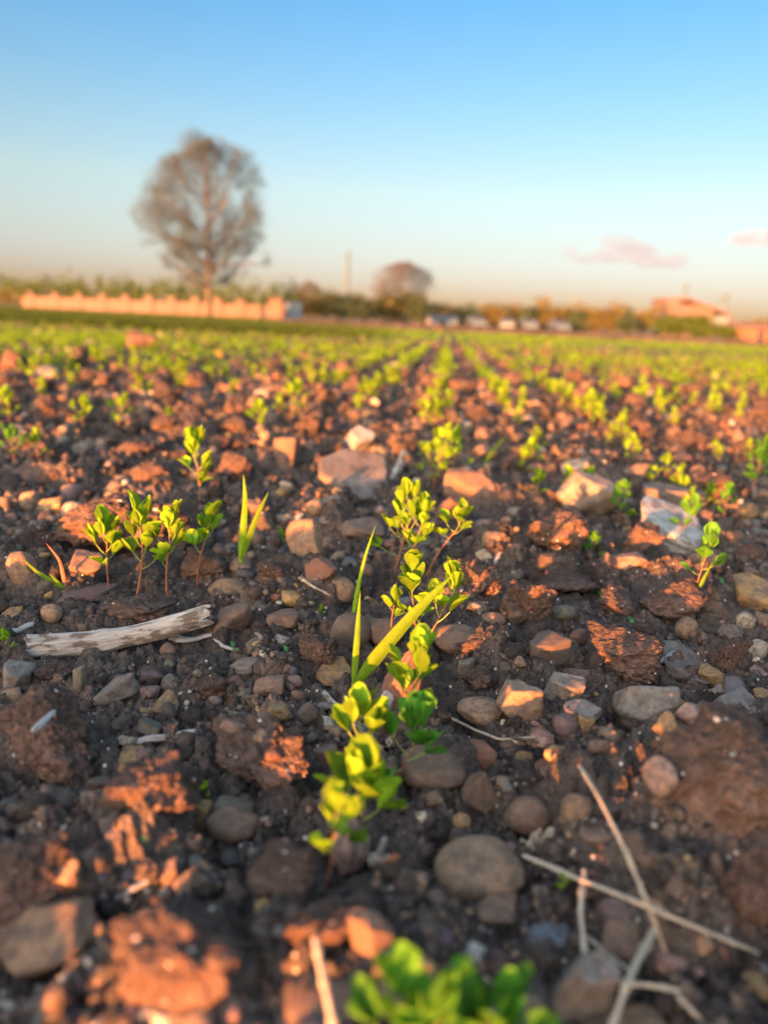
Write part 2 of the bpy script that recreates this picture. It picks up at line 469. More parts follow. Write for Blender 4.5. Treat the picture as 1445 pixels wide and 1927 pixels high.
def plain(name, col, rough=0.7, var=0.15, scale=30, stretch=(1, 1, 1), metal=0, bmp=0.2, bdist=0.001):
    m, t, b = new_mat(name)
    tc = N(t, 'ShaderNodeTexCoord'); mp = N(t, 'ShaderNodeMapping'); mp.inputs['Scale'].default_value = stretch
    t.links.new(tc.outputs['Object'], mp.inputs[0])
    n = noise(t, mp.outputs[0], scale, 6, 0.65)
    c = ramp(t, n, [(0.25, tuple(q * (1 - var * 1.6) for q in col)), (0.5, col), (0.75, tuple(min(1, q * (1 + var)) for q in col))])
    t.links.new(c, b.inputs['Base Color']); b.inputs['Roughness'].default_value = rough; b.inputs['Metallic'].default_value = metal
    bump(t, b, n, bmp, bdist)
    return m
M_STEM = plain('stem_green_red', (0.26, 0.10, 0.05), 0.5, 0.4, 60)
M_STEMG = plain('stem_green', (0.20, 0.26, 0.05), 0.5, 0.3, 60)
M_WOOD = plain('weathered_wood', (0.60, 0.53, 0.46), 0.85, 0.42, 26, (1, 14, 14), 0, 1.0, 0.005)
def wood_patches():
    t = M_WOOD.node_tree; b = t.nodes['Principled BSDF']; src = b.inputs['Base Color'].links[0].from_socket
    tc = N(t, 'ShaderNodeTexCoord'); mp = N(t, 'ShaderNodeMapping'); mp.inputs['Scale'].default_value = (1, 3, 3); t.links.new(tc.outputs['Object'], mp.inputs[0])
    n = noise(t, mp.outputs[0], 38, 6, 0.7)
    f = ramp(t, n, [(0.50, (0,) * 3), (0.56, (0.85,) * 3)])
    t.links.new(mix(t, f, src, (0.15, 0.095, 0.06)), b.inputs['Base Color'])
wood_patches()
M_WOODG = plain('grey_wood', (0.34, 0.32, 0.31), 0.85, 0.4, 26, (1, 12, 12), 0, 0.8, 0.002)
M_STRAW = plain('straw', (0.46, 0.37, 0.27), 0.75, 0.3, 90, (1, 6, 6), 0, 0.5, 0.0008)
M_STRAWD = plain('dark_root', (0.13, 0.09, 0.065), 0.85, 0.3, 90)
M_BARK = plain('bark', (0.085, 0.07, 0.06), 0.9, 0.3, 3, (1, 1, .3), 0, 0.8, 0.03)
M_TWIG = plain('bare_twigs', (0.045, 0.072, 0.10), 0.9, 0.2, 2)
M_TWIGR = plain('bare_red_twigs', (0.08, 0.08, 0.09), 0.9, 0.2, 2)
M_WALL = plain('sandstone_wall', (0.115, 0.085, 0.08), 0.9, 0.22, 1.5, (1, 1, 1), 0, 0.4, 0.01)
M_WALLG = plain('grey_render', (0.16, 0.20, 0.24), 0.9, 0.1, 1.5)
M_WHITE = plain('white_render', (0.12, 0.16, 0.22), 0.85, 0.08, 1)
M_ROOF = plain('terracotta_roof', (0.14, 0.085, 0.07), 0.85, 0.2, 4)
M_BRICK = plain('orange_brick', (0.20, 0.085, 0.05), 0.85, 0.2, 4)
M_DARK = plain('dark_opening', (0.03, 0.03, 0.035), 0.5, 0.1, 4)
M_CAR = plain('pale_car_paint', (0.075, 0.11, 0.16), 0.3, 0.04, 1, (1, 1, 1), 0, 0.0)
M_GLASS = plain('car_window', (0.03, 0.035, 0.04), 0.1, 0.1, 1, (1, 1, 1), 0, 0.0)
M_TYRE = plain('tyre_rubber', (0.02, 0.02, 0.02), 0.8, 0.1, 5)
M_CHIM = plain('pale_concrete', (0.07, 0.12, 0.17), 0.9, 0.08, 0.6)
M_METAL = plain('grey_metal', (0.35, 0.34, 0.33), 0.5, 0.1, 3, (1, 1, 1), 0.6)

# ------------------------------------------------------------------ ground: one polar sheet, fine in front of the camera
def build_ground():
    fine = np.radians(36)
    a1 = np.arange(-fine, fine, 0.0022)
    a2 = np.arange(fine, np.radians(62), 0.009)
    a3 = np.arange(np.radians(62), 2 * math.pi - np.radians(62), 0.035)
    a4 = -a2[::-1] + 2 * math.pi
    ang = np.concatenate([a1, a2, a3, a4])
    rs = [0.06]
    while rs[-1] < 6000:
        r = rs[-1]
        k = 0.0036 if r < 1.3 else 0.0036 + 0.004 * min(1, (r - 1.3) / 2) if r < 4 else 0.0076 + 0.03 * min(1, (r - 4) / 30)
        rs.append(r * (1 + k))
    rs = np.array(rs)
    X = rs[:, None] * np.sin(ang)[None, :]; Y = rs[:, None] * np.cos(ang)[None, :]
    x = X.ravel(); y = Y.ravel()
    z = terrain(x, y)
    n, k = len(rs), len(ang)
    i = np.arange(n - 1)[:, None] * k + np.arange(k)[None, :]
    j = np.arange(n - 1)[:, None] * k + (np.arange(k)[None, :] + 1) % k
    f = np.stack([j, i, i + k, j + k], -1).reshape(-1, 4)[:, ::-1]
    v = np.vstack([np.stack([x, y, z], -1), [[0, 0, z[:k].mean()]]])
    q = np.arange(k)
    fan = np.stack([np.full(k, n * k), (q + 1) % k, q], -1)
    f = f[:, ::-1]
    print('ground verts', len(v))
    me = mk_mesh('ground', v, [fan, f], [M_GROUND])
    # make sure the faces look up
    if me.polygons[len(fan) + 10].normal.z < 0: me.flip_normals()
    o = obj('ground', me); tag(o, kind='structure')
    return o
build_ground()

# ------------------------------------------------------------------ stone and clod shapes
def norm_box(v):
    lo, hi = v.min(0), v.max(0)
    return (v - (lo + hi) / 2) / (hi - lo)
def stone_shape(kind, seed, sub):
    u, f = ico(sub); r = np.random.default_rng(seed)
    if kind == 'round':
        e = r.uniform(2.1, 2.7)
        rad = (np.abs(u) ** e).sum(1) ** (-1 / e)
        nn = r.normal(size=(9, 3)); nn /= np.linalg.norm(nn, axis=1, keepdims=True)
        rad2 = ((np.maximum(u @ nn.T, 0) / r.uniform(0.75, 1.0, 9)) ** 12).sum(1) + 1e-3
        rad = np.minimum(rad, 1.25) * 0.55 + 0.45 * np.minimum(rad2 ** (-1 / 12), 1.15)
        v = u * (rad * (1 + 0.16 * fbm3(u * 0.9 + seed, seed, 2) + 0.025 * fbm3(u * 5, seed + 5, 3)))[:, None]
        v[:, 0] *= 1 + 0.22 * u[:, 1] * r.uniform(-1, 1)
    else:
        npl = {'angular': 13, 'slab': 9, 'shard': 6, 'block': 4}[kind]
        nn = r.normal(size=(npl, 3)); nn /= np.linalg.norm(nn, axis=1, keepdims=True)
        d = r.uniform(0.62, 0.95, npl)
        if kind in ('slab', 'shard', 'block'):
            nn[:, 2] *= 0.25; nn /= np.linalg.norm(nn, axis=1, keepdims=True)
            tt = r.uniform(-0.15, 0.15, (2, 2))
            cap = np.array([[tt[0, 0], tt[0, 1], 1], [tt[1, 0], tt[1, 1], -1]])
            nn = np.vstack([nn, cap / np.linalg.norm(cap, axis=1, keepdims=True)])
            hz = 0.85 if kind == 'block' else 0.42
            d = np.append(d, [hz, hz])
        ax = np.vstack([np.eye(3), -np.eye(3)]) ; nn = np.vstack([nn, ax]); d = np.append(d, [1.0] * 6)
        q = np.maximum(u @ nn.T, 0) / d
        p = 34 if kind != 'angular' else 26
        rad = (q ** p).sum(1) ** (-1 / p)
        v = u * (rad * (1 + 0.09 * fbm3(u * 2.6, seed, 5) + 0.03 * fbm3(u * 11, seed + 9, 3)))[:, None]
    return norm_box(v), f
def clod_shape(seed, sub):
    """broken lump of earth: fractured faces, some smooth and some crumbling"""
    u, f = ico(sub); r = np.random.default_rng(seed)
    nn = r.normal(size=(11, 3)); nn /= np.linalg.norm(nn, axis=1, keepdims=True); d = r.uniform(0.62, 1.0, 11)
    nn = np.vstack([nn, np.eye(3), -np.eye(3)]); d = np.append(d, [1.05] * 6)
    rad = ((np.maximum(u @ nn.T, 0) / d) ** 13).sum(1) ** (-1 / 13)
    v = u * (rad * (1 + 0.42 * fbm3(u * 1.3 + seed, seed, 3)))[:, None]
    def cell(p, s):
        i = np.floor(p).astype(int); best = np.full(len(p), 9.0)
        for dx in (-1, 0, 1):
            for dy in (-1, 0, 1):
                for dz in (-1, 0, 1):
                    a, b, c = i[:, 0] + dx, i[:, 1] + dy, i[:, 2] + dz
                    q = np.stack([a + _h(a, b, c, s), b + _h(a, b, c, s + 1), c + _h(a, b, c, s + 2)], -1)
                    best = np.minimum(best, ((p - q) ** 2).sum(1))
        return np.sqrt(best)
    w = v + 0.3 * np.stack([fbm3(v * 3, seed + 20, 3), fbm3(v * 3, seed + 21, 3), fbm3(v * 3, seed + 22, 3)], -1)
    rough = sstep(-0.22, 0.28, fbm3(v * 1.6 + 3, seed + 55, 2))
    dsp = -0.16 * cell(w * 2.2, seed + 3) - 0.10 * cell(w * 4.6, seed + 6) * (0.4 + rough) + 0.15 * fbm3(v * 3.5, seed + 30, 4)
    crack = np.abs(fbm3(v * 2.3 + 9, seed + 60, 3)); dsp -= 0.11 * np.exp(-(crack / 0.028) ** 2)
    dsp += 0.035 * fbm3(v * 14, seed + 33, 3)
    if sub >= 5: dsp += (-0.062 * cell(w * 11, seed + 12) + 0.03 * fbm3(v * 22, seed + 40, 2)) * rough + 0.02 * fbm3(v * 30, seed + 41, 3)
    if sub >= 6: dsp += -0.026 * cell(w * 25, seed + 15) * (0.4 + rough) + 0.01 * fbm3(v * 60, seed + 44, 2)
    v = v * (1 + dsp)[:, None]
    return norm_box(v), f

_sh = {}
def stone_mesh(kind, variant, sub):
    k = (kind, variant, sub)
    if k not in _sh:
        if kind == 'clod':
            v, f = clod_shape(100 + variant, sub); me = mk_mesh('clod', v, [f], [M_CLOD])
        else:
            v, f = stone_shape(kind, 300 + variant * 7 + len(kind), sub); me = mk_mesh('stone', v, [f], [SM['brown']])
        _sh[k] = me
    return _sh[k]

landmarks = []      # (phrase, px, py)
THINGS = []         # labels used
used = {}
def unique(label):
    assert label not in used, label
    used[label] = 1
    return label

def put_stone(name, kind, variant, sub, mat, px0, py0, px1, py1, label, cat, group=None, rz=None, tilt=(0, 0), lift=0.0, dep=0.85, land=None, hmin=0.3):
    """a stone filling the photo's rectangle px0..px1, py0..py1 (its foot at py1)"""
    cx = (px0 + px1) / 2; w = px1 - px0; h = py1 - py0
    P, t = ground_at(cx, py1 - 0.12 * h)
    th = math.atan2(CAM_H - P[2], math.hypot(P[0], P[1]))
    W = w * t / FPX; D = W * dep
    Ht = (h * t / FPX - D * 0.75 * math.sin(th)) / math.cos(th)
    Ht = max(Ht, hmin * W) * 1.12
    o = obj(name, stone_mesh(kind, variant, sub))
    if mat:
        o.material_slots[0].link = 'OBJECT'; o.material_slots[0].material = SM[mat]
    back = D * 0.38
    dirn = P[:2] / (np.linalg.norm(P[:2]) + 1e-9)
    x, y = P[0] + dirn[0] * back, P[1] + dirn[1] * back
    z = P[2] + Ht * 0.5 - (0.14 if kind == 'clod' else 0.2) * Ht + lift
    o.location = (x, y, z)
    o.rotation_euler = (tilt[0], tilt[1], rz if rz is not None else random.uniform(-0.2, 0.2))
    o.scale = (W, D, Ht)
    tag(o, unique(label), cat, group)
    if land: landmarks.append((land, cx, py1))
    return o
CL = 'clods of earth strewn over the field'
ST = 'stones and pebbles strewn over the field'
occupied = []
# --- hero clods: variant, sub, x0,y0,x1,y1, label, landmark
for v, sub, x0, y0, x1, y1, lab, land in [
    (1, 6, 5, 1285, 215, 1490, 'large dark crumbly clod at the left edge with orange sunlight on its upper left', 'the left edge clod'),
    (2, 6, 365, 1340, 600, 1530, 'wide brown clod left of the foreground seedlings with a maroon seed on it', 'the seed clod'),
    (3, 6, 205, 1425, 380, 1560, 'dull brown clod between the left edge clod and the wide seed clod', 'the dull brown clod'),
    (4, 6, 1165, 1330, 1470, 1620, 'biggest reddish brown clod at the right edge with pebbles stuck in it', 'the biggest clod'),
    (5, 6, 1330, 1590, 1480, 1800, 'blurred pale brown clod cut by the right edge below the biggest clod', 'the blurred right clod'),
    (6, 6, 1100, 1180, 1250, 1290, 'oblong brown clod whose left end glows orange in the sun', 'the oblong clod'),
    (7, 6, 558, 1188, 636, 1262, 'rough tan clod left of the wide wheat blade', 'the rough tan clod'),
    (8, 5, 866, 1250, 940, 1315, 'small crumbly clod with orange lit crumbs beside the white topped stone', 'the crumbly clod'),
    (9, 6, 115, 920, 372, 1075, 'broad red sunlit clod behind the row of four seedlings', 'the broad red clod'),
    (10, 6, 208, 1715, 480, 1960, 'big blurred clod at the bottom edge glowing bright orange', 'the glowing bottom clod'),
    (11, 6, -60, 1580, 150, 1790, 'large blurred clod cut by the left edge with an orange lit side', 'the bottom left clod'),
    (12, 6, 465, 1600, 600, 1730, 'knobbly grey brown clod left of the small front seedling stem', 'the knobbly clod'),
    (13, 6, 515, 1690, 690, 1830, 'brown clod with an orange lit top between the straw and the standing stone', 'the orange topped clod'),
    (14, 5, 860, 1048, 942, 1135, 'cracked clod with bright orange patches right of the red seedling stem', 'the cracked clod'),
    (15, 6, 935, 1085, 1040, 1205, 'tall dark clod right of the smooth brown pebble', 'the tall dark clod'),
    (16, 5, 980, 958, 1100, 1060, 'lumpy clod of stuck pebbles with orange lit top behind the cracked clod', 'the lumpy clod'),
    (17, 5, 1158, 982, 1245, 1045, 'rounded clod in front of the pale limestone plate', 'the plate clod'),
    (18, 6, 1330, 1195, 1400, 1275, 'brown clod below the cream pebble near the right edge', 'the cream pebble clod'),
    (19, 5, 1185, 1085, 1330, 1180, 'low wide dark clod in front of the right hand grass blade', 'the low wide clod'),
    (20, 5, 1000, 1080, 1130, 1130, 'flat ridge of brown earth left of the pale green stick', 'the earth ridge'),
    (21, 5, 340, 1030, 430, 1100, 'clod behind the fourth seedling, its left side lit red', 'the fourth seedling clod'),
    (22, 5, 60, 880, 125, 915, 'orange lit clod left of the broad red clod and behind it', 'the far orange clod'),
    (23, 5, 255, 870, 330, 915, 'red lit clod left of the leggy seedling', 'the leggy seedling clod'),
    (24, 5, 405, 850, 480, 915, 'ribbed orange clod right of the leggy seedling', 'the ribbed clod'),
    (25, 5, 220, 835, 300, 860, 'low lit clod behind the leggy seedling clod', None),
    (26, 5, 480, 1050, 560, 1100, 'dark clod between the wheat shoots and the orange lit stone', None),
    (27, 5, 190, 1130, 330, 1185, 'dark crumbly ridge just above the driftwood stick', 'the driftwood ridge'),
    (28, 5, 235, 625, 300, 665, 'far red clod rising over the green rows at left', 'the far red clod'),
    (29, 5, 0, 660, 50, 705, 'far orange clod at the left edge', None),
    (30, 5, 320, 700, 400, 735, 'far orange lit clod left of the middle', None),
    (31, 5, 845, 1190, 930, 1235, 'brown lump behind the small grey block', None),
    (32, 5, 1080, 1640, 1160, 1700, 'dark clod under the long straw', None),
]:
    put_stone('soil_clod', 'clod', v, sub, None, x0, y0, x1, y1, lab, 'clod of earth', CL, land=land, dep=0.8)
    occupied.append((x0, y0, x1, y1))

# --- hero stones: kind, variant, colour, rectangle, label, landmark, tilt
for kind, v, colr, x0, y0, x1, y1, lab, land, tl in [
    ('angular', 1, 'tan', -30, 1700, 200, 1860, 'large blurred tan stone with a slanting top in the bottom left corner', 'the corner stone', (0.2, -0.45)),
    ('block', 2, 'tan', 222, 1722, 294, 1805, 'small squarish tan block right of the corner stone', None, (0.1, 0)),
    ('round', 1, 'tan', 1050, 1492, 1108, 1573, 'upright egg shaped tan pebble right of the dry curled leaf', 'the egg shaped pebble', (0, 0.1)),
    ('round', 2, 'brown', 946, 1495, 1034, 1585, 'dull brown pebble behind the dry curled leaf', 'the dull brown pebble', (0, 0.2)),
    ('round', 3, 'tan', 808, 1578, 984, 1715, 'largest smooth tan pebble in the lower middle', 'the largest pebble', (0.1, -0.1)),
    ('angular', 3, 'pink', 618, 1543, 694, 1660, 'tall pinkish tan stone behind the front seedling stem', 'the tall pinkish stone', (0, 0.1)),
    ('round', 4, 'brown', 745, 1410, 877, 1497, 'smooth dark grey brown pebble with an orange patch of sun', 'the sun patched pebble', (0.05, 0.05)),
    ('angular', 5, 'brown', 648, 1730, 745, 1870, 'upright brown pointed stone left of the bottom leaves', 'the upright brown stone', (0, 0)),
    ('angular', 6, 'brown', 888, 1688, 978, 1750, 'brown stone right below the largest pebble', None, (0, 0.15)),
    ('round', 6, 'brown', 515, 1855, 690, 1980, 'large blurred brown stone on the bottom edge beside the straw', 'the bottom brown stone', (0, 0)),
    ('shard', 1, 'grey', 1035, 1785, 1130, 1960, 'flat pale grey shard lying at the bottom', 'the pale grey shard', (0.35, 0.1)),
    ('angular', 7, 'bluegrey', 985, 1742, 1072, 1805, 'pale bluish pebble at the bottom right of centre', 'the bluish pebble', (0, 0)),
    ('block', 4, 'purple', 1118, 1688, 1172, 1760, 'purplish tilted block under the long straw', None, (0.5, 0.2)),
    ('angular', 8, 'brown', 1125, 1740, 1200, 1810, 'brown stone leaning below the purplish block', None, (0.2, 0)),
    ('round', 7, 'pink', 1225, 1783, 1290, 1838, 'pinkish pebble at the crossing of the thin straws', None, (0, 0)),
    ('angular', 9, 'brown', 1082, 1543, 1172, 1608, 'brown angular stone crossed by the thin grass stalk', None, (0, -0.1)),
    ('block', 5, 'dark', 1108, 1503, 1178, 1545, 'dark flat block right of the egg shaped pebble', None, (0, 0)),
    ('angular', 10, 'olive', 1176, 1512, 1238, 1555, 'olive grey stone between the dark block and the maroon stone', None, (0, 0)),
    ('round', 8, 'maroon', 1263, 1503, 1318, 1558, 'dark maroon stone at the foot of the biggest clod', 'the maroon stone', (0, 0)),
    ('angular', 11, 'red', 866, 1388, 934, 1445, 'reddish stone with a sunlit orange face right of the sun patched pebble', 'the reddish lit stone', (0.1, 0.1)),
    ('round', 9, 'tan', 858, 1313, 948, 1375, 'half lit rounded tan stone left of the white topped stone', 'the half lit stone', (0, 0)),
    ('angular', 12, 'tan', 928, 1278, 1015, 1368, 'white topped stone with a glowing orange front', 'the white topped stone', (0.05, 0)),
    ('round', 10, 'purple', 1035, 1343, 1090, 1392, 'smooth purplish pebble below the flat grey shard', 'the purplish pebble', (0, 0)),
    ('block', 6, 'ochre', 1083, 1343, 1117, 1378, 'small ochre cube right of the purplish pebble', None, (0, 0)),
    ('block', 7, 'grey', 1021, 1268, 1095, 1330, 'grey oblong block above the flat grey shard', None, (0.1, 0.15)),
    ('shard', 3, 'grey', 1055, 1322, 1133, 1358, 'flat grey shard behind the purplish pebble', None, (0.1, 0)),
    ('angular', 14, 'pink', 1055, 1255, 1112, 1292, 'low pinkish stone left of the oblong clod foot', None, (0, 0)),
    ('angular', 15, 'grey', 1152, 1276, 1265, 1385, 'large pyramid shaped grey stone with rusty stains', 'the pyramid stone', (0, 0)),
    ('slab', 4, 'grey', 1236, 1236, 1335, 1286, 'flat grey slab right of the oblong clod', 'the flat grey slab', (0.15, 0)),
    ('angular', 16, 'ochre', 1308, 1252, 1364, 1294, 'pointed ochre stone leaning on the flat grey slab', None, (0, 0.3)),
    ('round', 11, 'tan', 1266, 1158, 1310, 1206, 'rounded tan pebble behind the metal bit', None, (0, 0)),
    ('round', 12, 'cream', 1380, 1150, 1418, 1190, 'small cream pebble near the right edge', 'the cream pebble', (0, 0.4)),
    ('round', 13, 'cream', 1403, 1200, 1442, 1245, 'cream pebble with dirt on it at the right edge', None, (0, 0.2)),
    ('angular', 17, 'grey', 1350, 1168, 1398, 1215, 'grey brown stone on top of the cream pebble clod', None, (0, 0)),
    ('round', 14, 'brown', 812, 1174, 918, 1240, 'smooth brown grey pebble right of the middle seedling', 'the smooth brown pebble', (0.05, 0.1)),
    ('round', 15, 'dark', 618, 1148, 700, 1232, 'dark boulder like stone behind the wheat shoot', 'the dark stone', (0, 0)),
    ('angular', 18, 'brown', 676, 1160, 765, 1225, 'brown stone behind the wide wheat blade', None, (0, 0)),
    ('block', 8, 'grey', 860, 1237, 895, 1272, 'small pale grey cube behind the crumbly clod', 'the grey cube', (0, 0)),
    ('angular', 19, 'red', 716, 1222, 792, 1352, 'tall red brown slab standing behind the dark leaved seedling', 'the red brown slab', (0.15, 0.1)),
    ('slab', 5, 'ochre', 593, 1250, 664, 1290, 'flat half moon ochre stone left of the wheat foot', 'the half moon stone', (0, 0)),
    ('angular', 20, 'brown', 478, 1270, 535, 1316, 'brown angular stone left of the half moon stone', None, (0, 0)),
    ('angular', 21, 'cream', 511, 1192, 548, 1224, 'small cream stone lit orange left of the rough tan clod', None, (0, 0)),
    ('angular', 22, 'brown', 402, 1140, 474, 1200, 'brown angular stone right of the driftwood stick', 'the angular stone', (0, -0.2)),
    ('round', 16, 'tan', 392, 1095, 468, 1128, 'flat pale tan pebble in front of the wheat shoots', 'the pale flat pebble', (0, 0)),
    ('shard', 5, 'grey', 186, 1272, 262, 1325, 'grey shard pointing up below the driftwood stick', 'the upturned shard', (0, -0.4)),
    ('shard', 6, 'olive', 138, 1250, 164, 1305, 'thin upright olive shard below the driftwood stick', None, (0, 0)),
    ('round', 17, 'tan', 80, 1135, 120, 1176, 'round ball like stone glowing orange above the driftwood stick', 'the orange ball stone', (0, 0)),
    ('angular', 23, 'brown', 148, 1172, 168, 1202, 'small brown stone with one lit side touching the driftwood stick', None, (0, 0)),
    ('round', 18, 'brown', 303, 1208, 334, 1242, 'round reddish brown pebble under the driftwood stick', None, (0, 0)),
    ('angular', 24, 'grey', 305, 1270, 340, 1305, 'small grey pebble below the driftwood stick, farther right', None, (0, 0)),
    ('angular', 25, 'brown', 124, 1038, 202, 1095, 'large tan brown stone in front of the broad red clod', None, (0, 0)),
    ('round', 19, 'tan', 13, 1035, 70, 1108, 'tan rounded stone behind the onion like sprout', 'the sprout stone', (0, -0.4)),
    ('slab', 6, 'purple', 138, 1103, 205, 1135, 'low purplish slab right of the onion like sprout', None, (0, 0)),
    ('round', 20, 'cream', 118, 942, 168, 985, 'pale cream stone at the left foot of the broad red clod', None, (0, 0)),
    ('round', 21, 'tan', 38, 922, 76, 966, 'round orange lit stone left of the broad red clod', None, (0, 0)),
    ('slab', 7, 'grey', 592, 866, 736, 940, 'big flat grey slab in the middle distance', 'the big flat slab', (0.25, 0.12)),
    ('block', 9, 'brown', 512, 818, 560, 890, 'upright block with a bright orange left face', 'the orange faced block', (0, 0.1)),
    ('shard', 7, 'bluegrey', 645, 800, 692, 868, 'bluish shard leaning behind the big flat slab', None, (0.5, 0.5)),
    ('angular', 26, 'tan', 535, 975, 608, 1060, 'tan stone with orange lit top left of the yellow seedlings', 'the lit tan stone', (0, 0)),
    ('angular', 27, 'red', 572, 1042, 634, 1110, 'reddish stone in front of the lit tan stone', None, (0.2, 0)),
    ('round', 22, 'tan', 612, 1082, 668, 1135, 'pale tan pebble behind the thin wheat blade', None, (0, 0)),
    ('angular', 28, 'brown', 636, 972, 722, 1020, 'brown stone left of the yellow seedling cluster', None, (0, 0)),
    ('angular', 29, 'grey', 1040, 884, 1152, 985, 'large pale block leaning among the right hand rows', 'the leaning block', (0.1, 0.35)),
    ('block', 10, 'grey', 1196, 912, 1314, 968, 'large squarish greyish stone behind the limestone plate', 'the squarish stone', (0, 0.05)),
    ('slab', 8, 'white', 1188, 952, 1328, 1036, 'flat pale limestone plate at the right', 'the limestone plate', (0.2, 0.25)),
    ('slab', 9, 'ochre', 1376, 1085, 1475, 1160, 'flat orange brown slab cut by the right edge', 'the orange slab', (0.2, -0.1)),
    ('angular', 30, 'pink', 1152, 1038, 1214, 1080, 'pinkish stone in front of the plate clod', None, (0, 0)),
    ('angular', 31, 'brown', 832, 878, 935, 955, 'brown rock lit orange right of the bushy yellow seedlings', 'the brown rock', (0, 0)),
    ('angular', 32, 'red', 820, 930, 882, 985, 'reddish glowing rock in front of the brown rock', None, (0, 0)),
    ('round', 23, 'cream', 68, 688, 114, 718, 'far cream boulder lit orange at left', None, (0, 0)),
    ('round', 24, 'slate', 198, 1558, 242, 1606, 'dark slate pebble left of the two leaf sprout', None, (0, 0)),
    ('angular', 33, 'dark', 288, 1556, 348, 1612, 'dark angular stone right of the two leaf sprout', None, (0, 0)),
    ('shard', 9, 'ochre', 355, 1508, 396, 1562, 'upright ochre shard below the wide seed clod', 'the ochre shard', (0, 0.2)),
    ('angular', 34, 'olive', 408, 1508, 478, 1545, 'olive stone below the wide seed clod', None, (0, 0)),
    ('round', 25, 'brown', 385, 1532, 485, 1590, 'flattish brown stone right of the ochre shard', None, (0, 0)),
    ('angular', 35, 'tan', 142, 1492, 184, 1528, 'tan chip at the foot of the dull brown clod', None, (0, 0)),
    ('shard', 10, 'brown', 168, 1460, 214, 1502, 'pointed brown shard on the left slope of the dull brown clod', None, (0, 0.3)),
    ('shard', 11, 'tan', 108, 1622, 158, 1700, 'pointed tan shard above the corner stone', None, (0.3, 0)),
    ('round', 26, 'purple', 256, 1405, 292, 1442, 'round purplish pebble under the short grey stick', None, (0, 0)),
    ('slab', 10, 'ochre', 215, 1428, 278, 1456, 'flat ochre chip on top of the dull brown clod', None, (0, 0)),
    ('round', 27, 'ochre', 848, 1530, 884, 1564, 'small round ochre pebble above the largest pebble', None, (0, 0)),
    ('angular', 36, 'tan', 798, 1488, 832, 1520, 'small tan stone below the sun patched pebble', None, (0, 0)),
    ('shard', 12, 'brown', 868, 1455, 928, 1530, 'long brown shard pointing up right of the sun patched pebble', None, (0, -0.5)),
    ('angular', 37, 'ochre', 963, 1415, 1004, 1452, 'small ochre stone with a lit corner under the curved root', None, (0, 0)),
    ('block', 11, 'ochre', 1248, 1558, 1284, 1590, 'small ochre cube below the maroon stone', None, (0, 0)),
    ('slab', 11, 'grey', 1345, 1330, 1450, 1378, 'flat grey slab behind the biggest clod at the right edge', None, (0.2, 0.2)),
    ('angular', 38, 'pink', 500, 1578, 550, 1640, 'pinkish stone on top of the knobbly clod', None, (0, 0)),
    ('round', 28, 'slate', 228, 1640, 300, 1685, 'long dark stone above the squarish tan block', None, (0, 0)),
    ('angular', 39, 'brown', 290, 1620, 345, 1700, 'blurred brown pointed stone behind the pale curved twig', None, (0, 0)),
    ('angular', 40, 'cream', 690, 1600, 735, 1650, 'small cream crumpled stone right of the tall pinkish stone', None, (0, 0)),
    ('round', 29, 'ochre', 715, 1620, 760, 1662, 'yellowish curled pebble right of the tall pinkish stone', None, (0, 0)),
    ('round', 30, 'purple', 765, 1640, 805, 1680, 'small purplish pebble left of the largest pebble', None, (0, 0)),
    ('round', 31, 'maroon', 900, 1790, 965, 1850, 'blurred dark maroon pebble right of the bottom leaves', None, (0, 0)),
    ('angular', 41, 'white', 870, 1775, 910, 1830, 'blurred white chip left of the dark maroon pebble', None, (0, 0)),
    ('round', 32, 'tan', 1140, 1905, 1250, 1980, 'blurred tan pebble cut by the bottom edge', None, (0, 0)),
    ('round', 33, 'brown', 905, 1150, 950, 1180, 'smooth brown pebble behind the larger smooth brown one', None, (0, 0)),
    ('angular', 42, 'brown', 940, 1140, 990, 1180, 'brown triangular stone left of the tall dark clod', None, (0, 0)),
    ('angular', 43, 'dark', 1005, 1040, 1075, 1075, 'dark flat stone in front of the lumpy clod', None, (0, 0)),
    ('angular', 44, 'dark', 560, 1320, 600, 1370, 'dark stone left of the yellow leaved foreground seedling', None, (0, 0)),
    ('angular', 45, 'brown', 590, 1400, 640, 1450, 'brown stone behind the lowest foreground leaves', None, (0, 0)),
    ('angular', 46, 'tan', 790, 1370, 850, 1410, 'tan stone behind the green foreground leaves', None, (0, 0)),
    ('angular', 47, 'white', 712, 1300, 742, 1345, 'small white stone at the foot of the red brown slab', None, (0, 0)),
]:
    put_stone('stone' if kind != 'round' else 'pebble', kind, v, 5 if (x1 - x0) > 45 else 4, colr, x0, y0, x1, y1, lab, 'pebble' if kind == 'round' else 'stone', ST,
              tilt=tl, land=land, dep=1.5 if kind == 'slab' else 0.85, hmin=0.22 if kind in ('slab', 'shard') else 0.4)
    occupied.append((x0, y0, x1, y1))
occupied += [(40, 1150, 440, 1245), (180, 1090, 400, 1140), (600, 1060, 860, 1320), (540, 1500, 780, 1700), (700, 1040, 830, 1100)]
hero_rects = list(occupied)
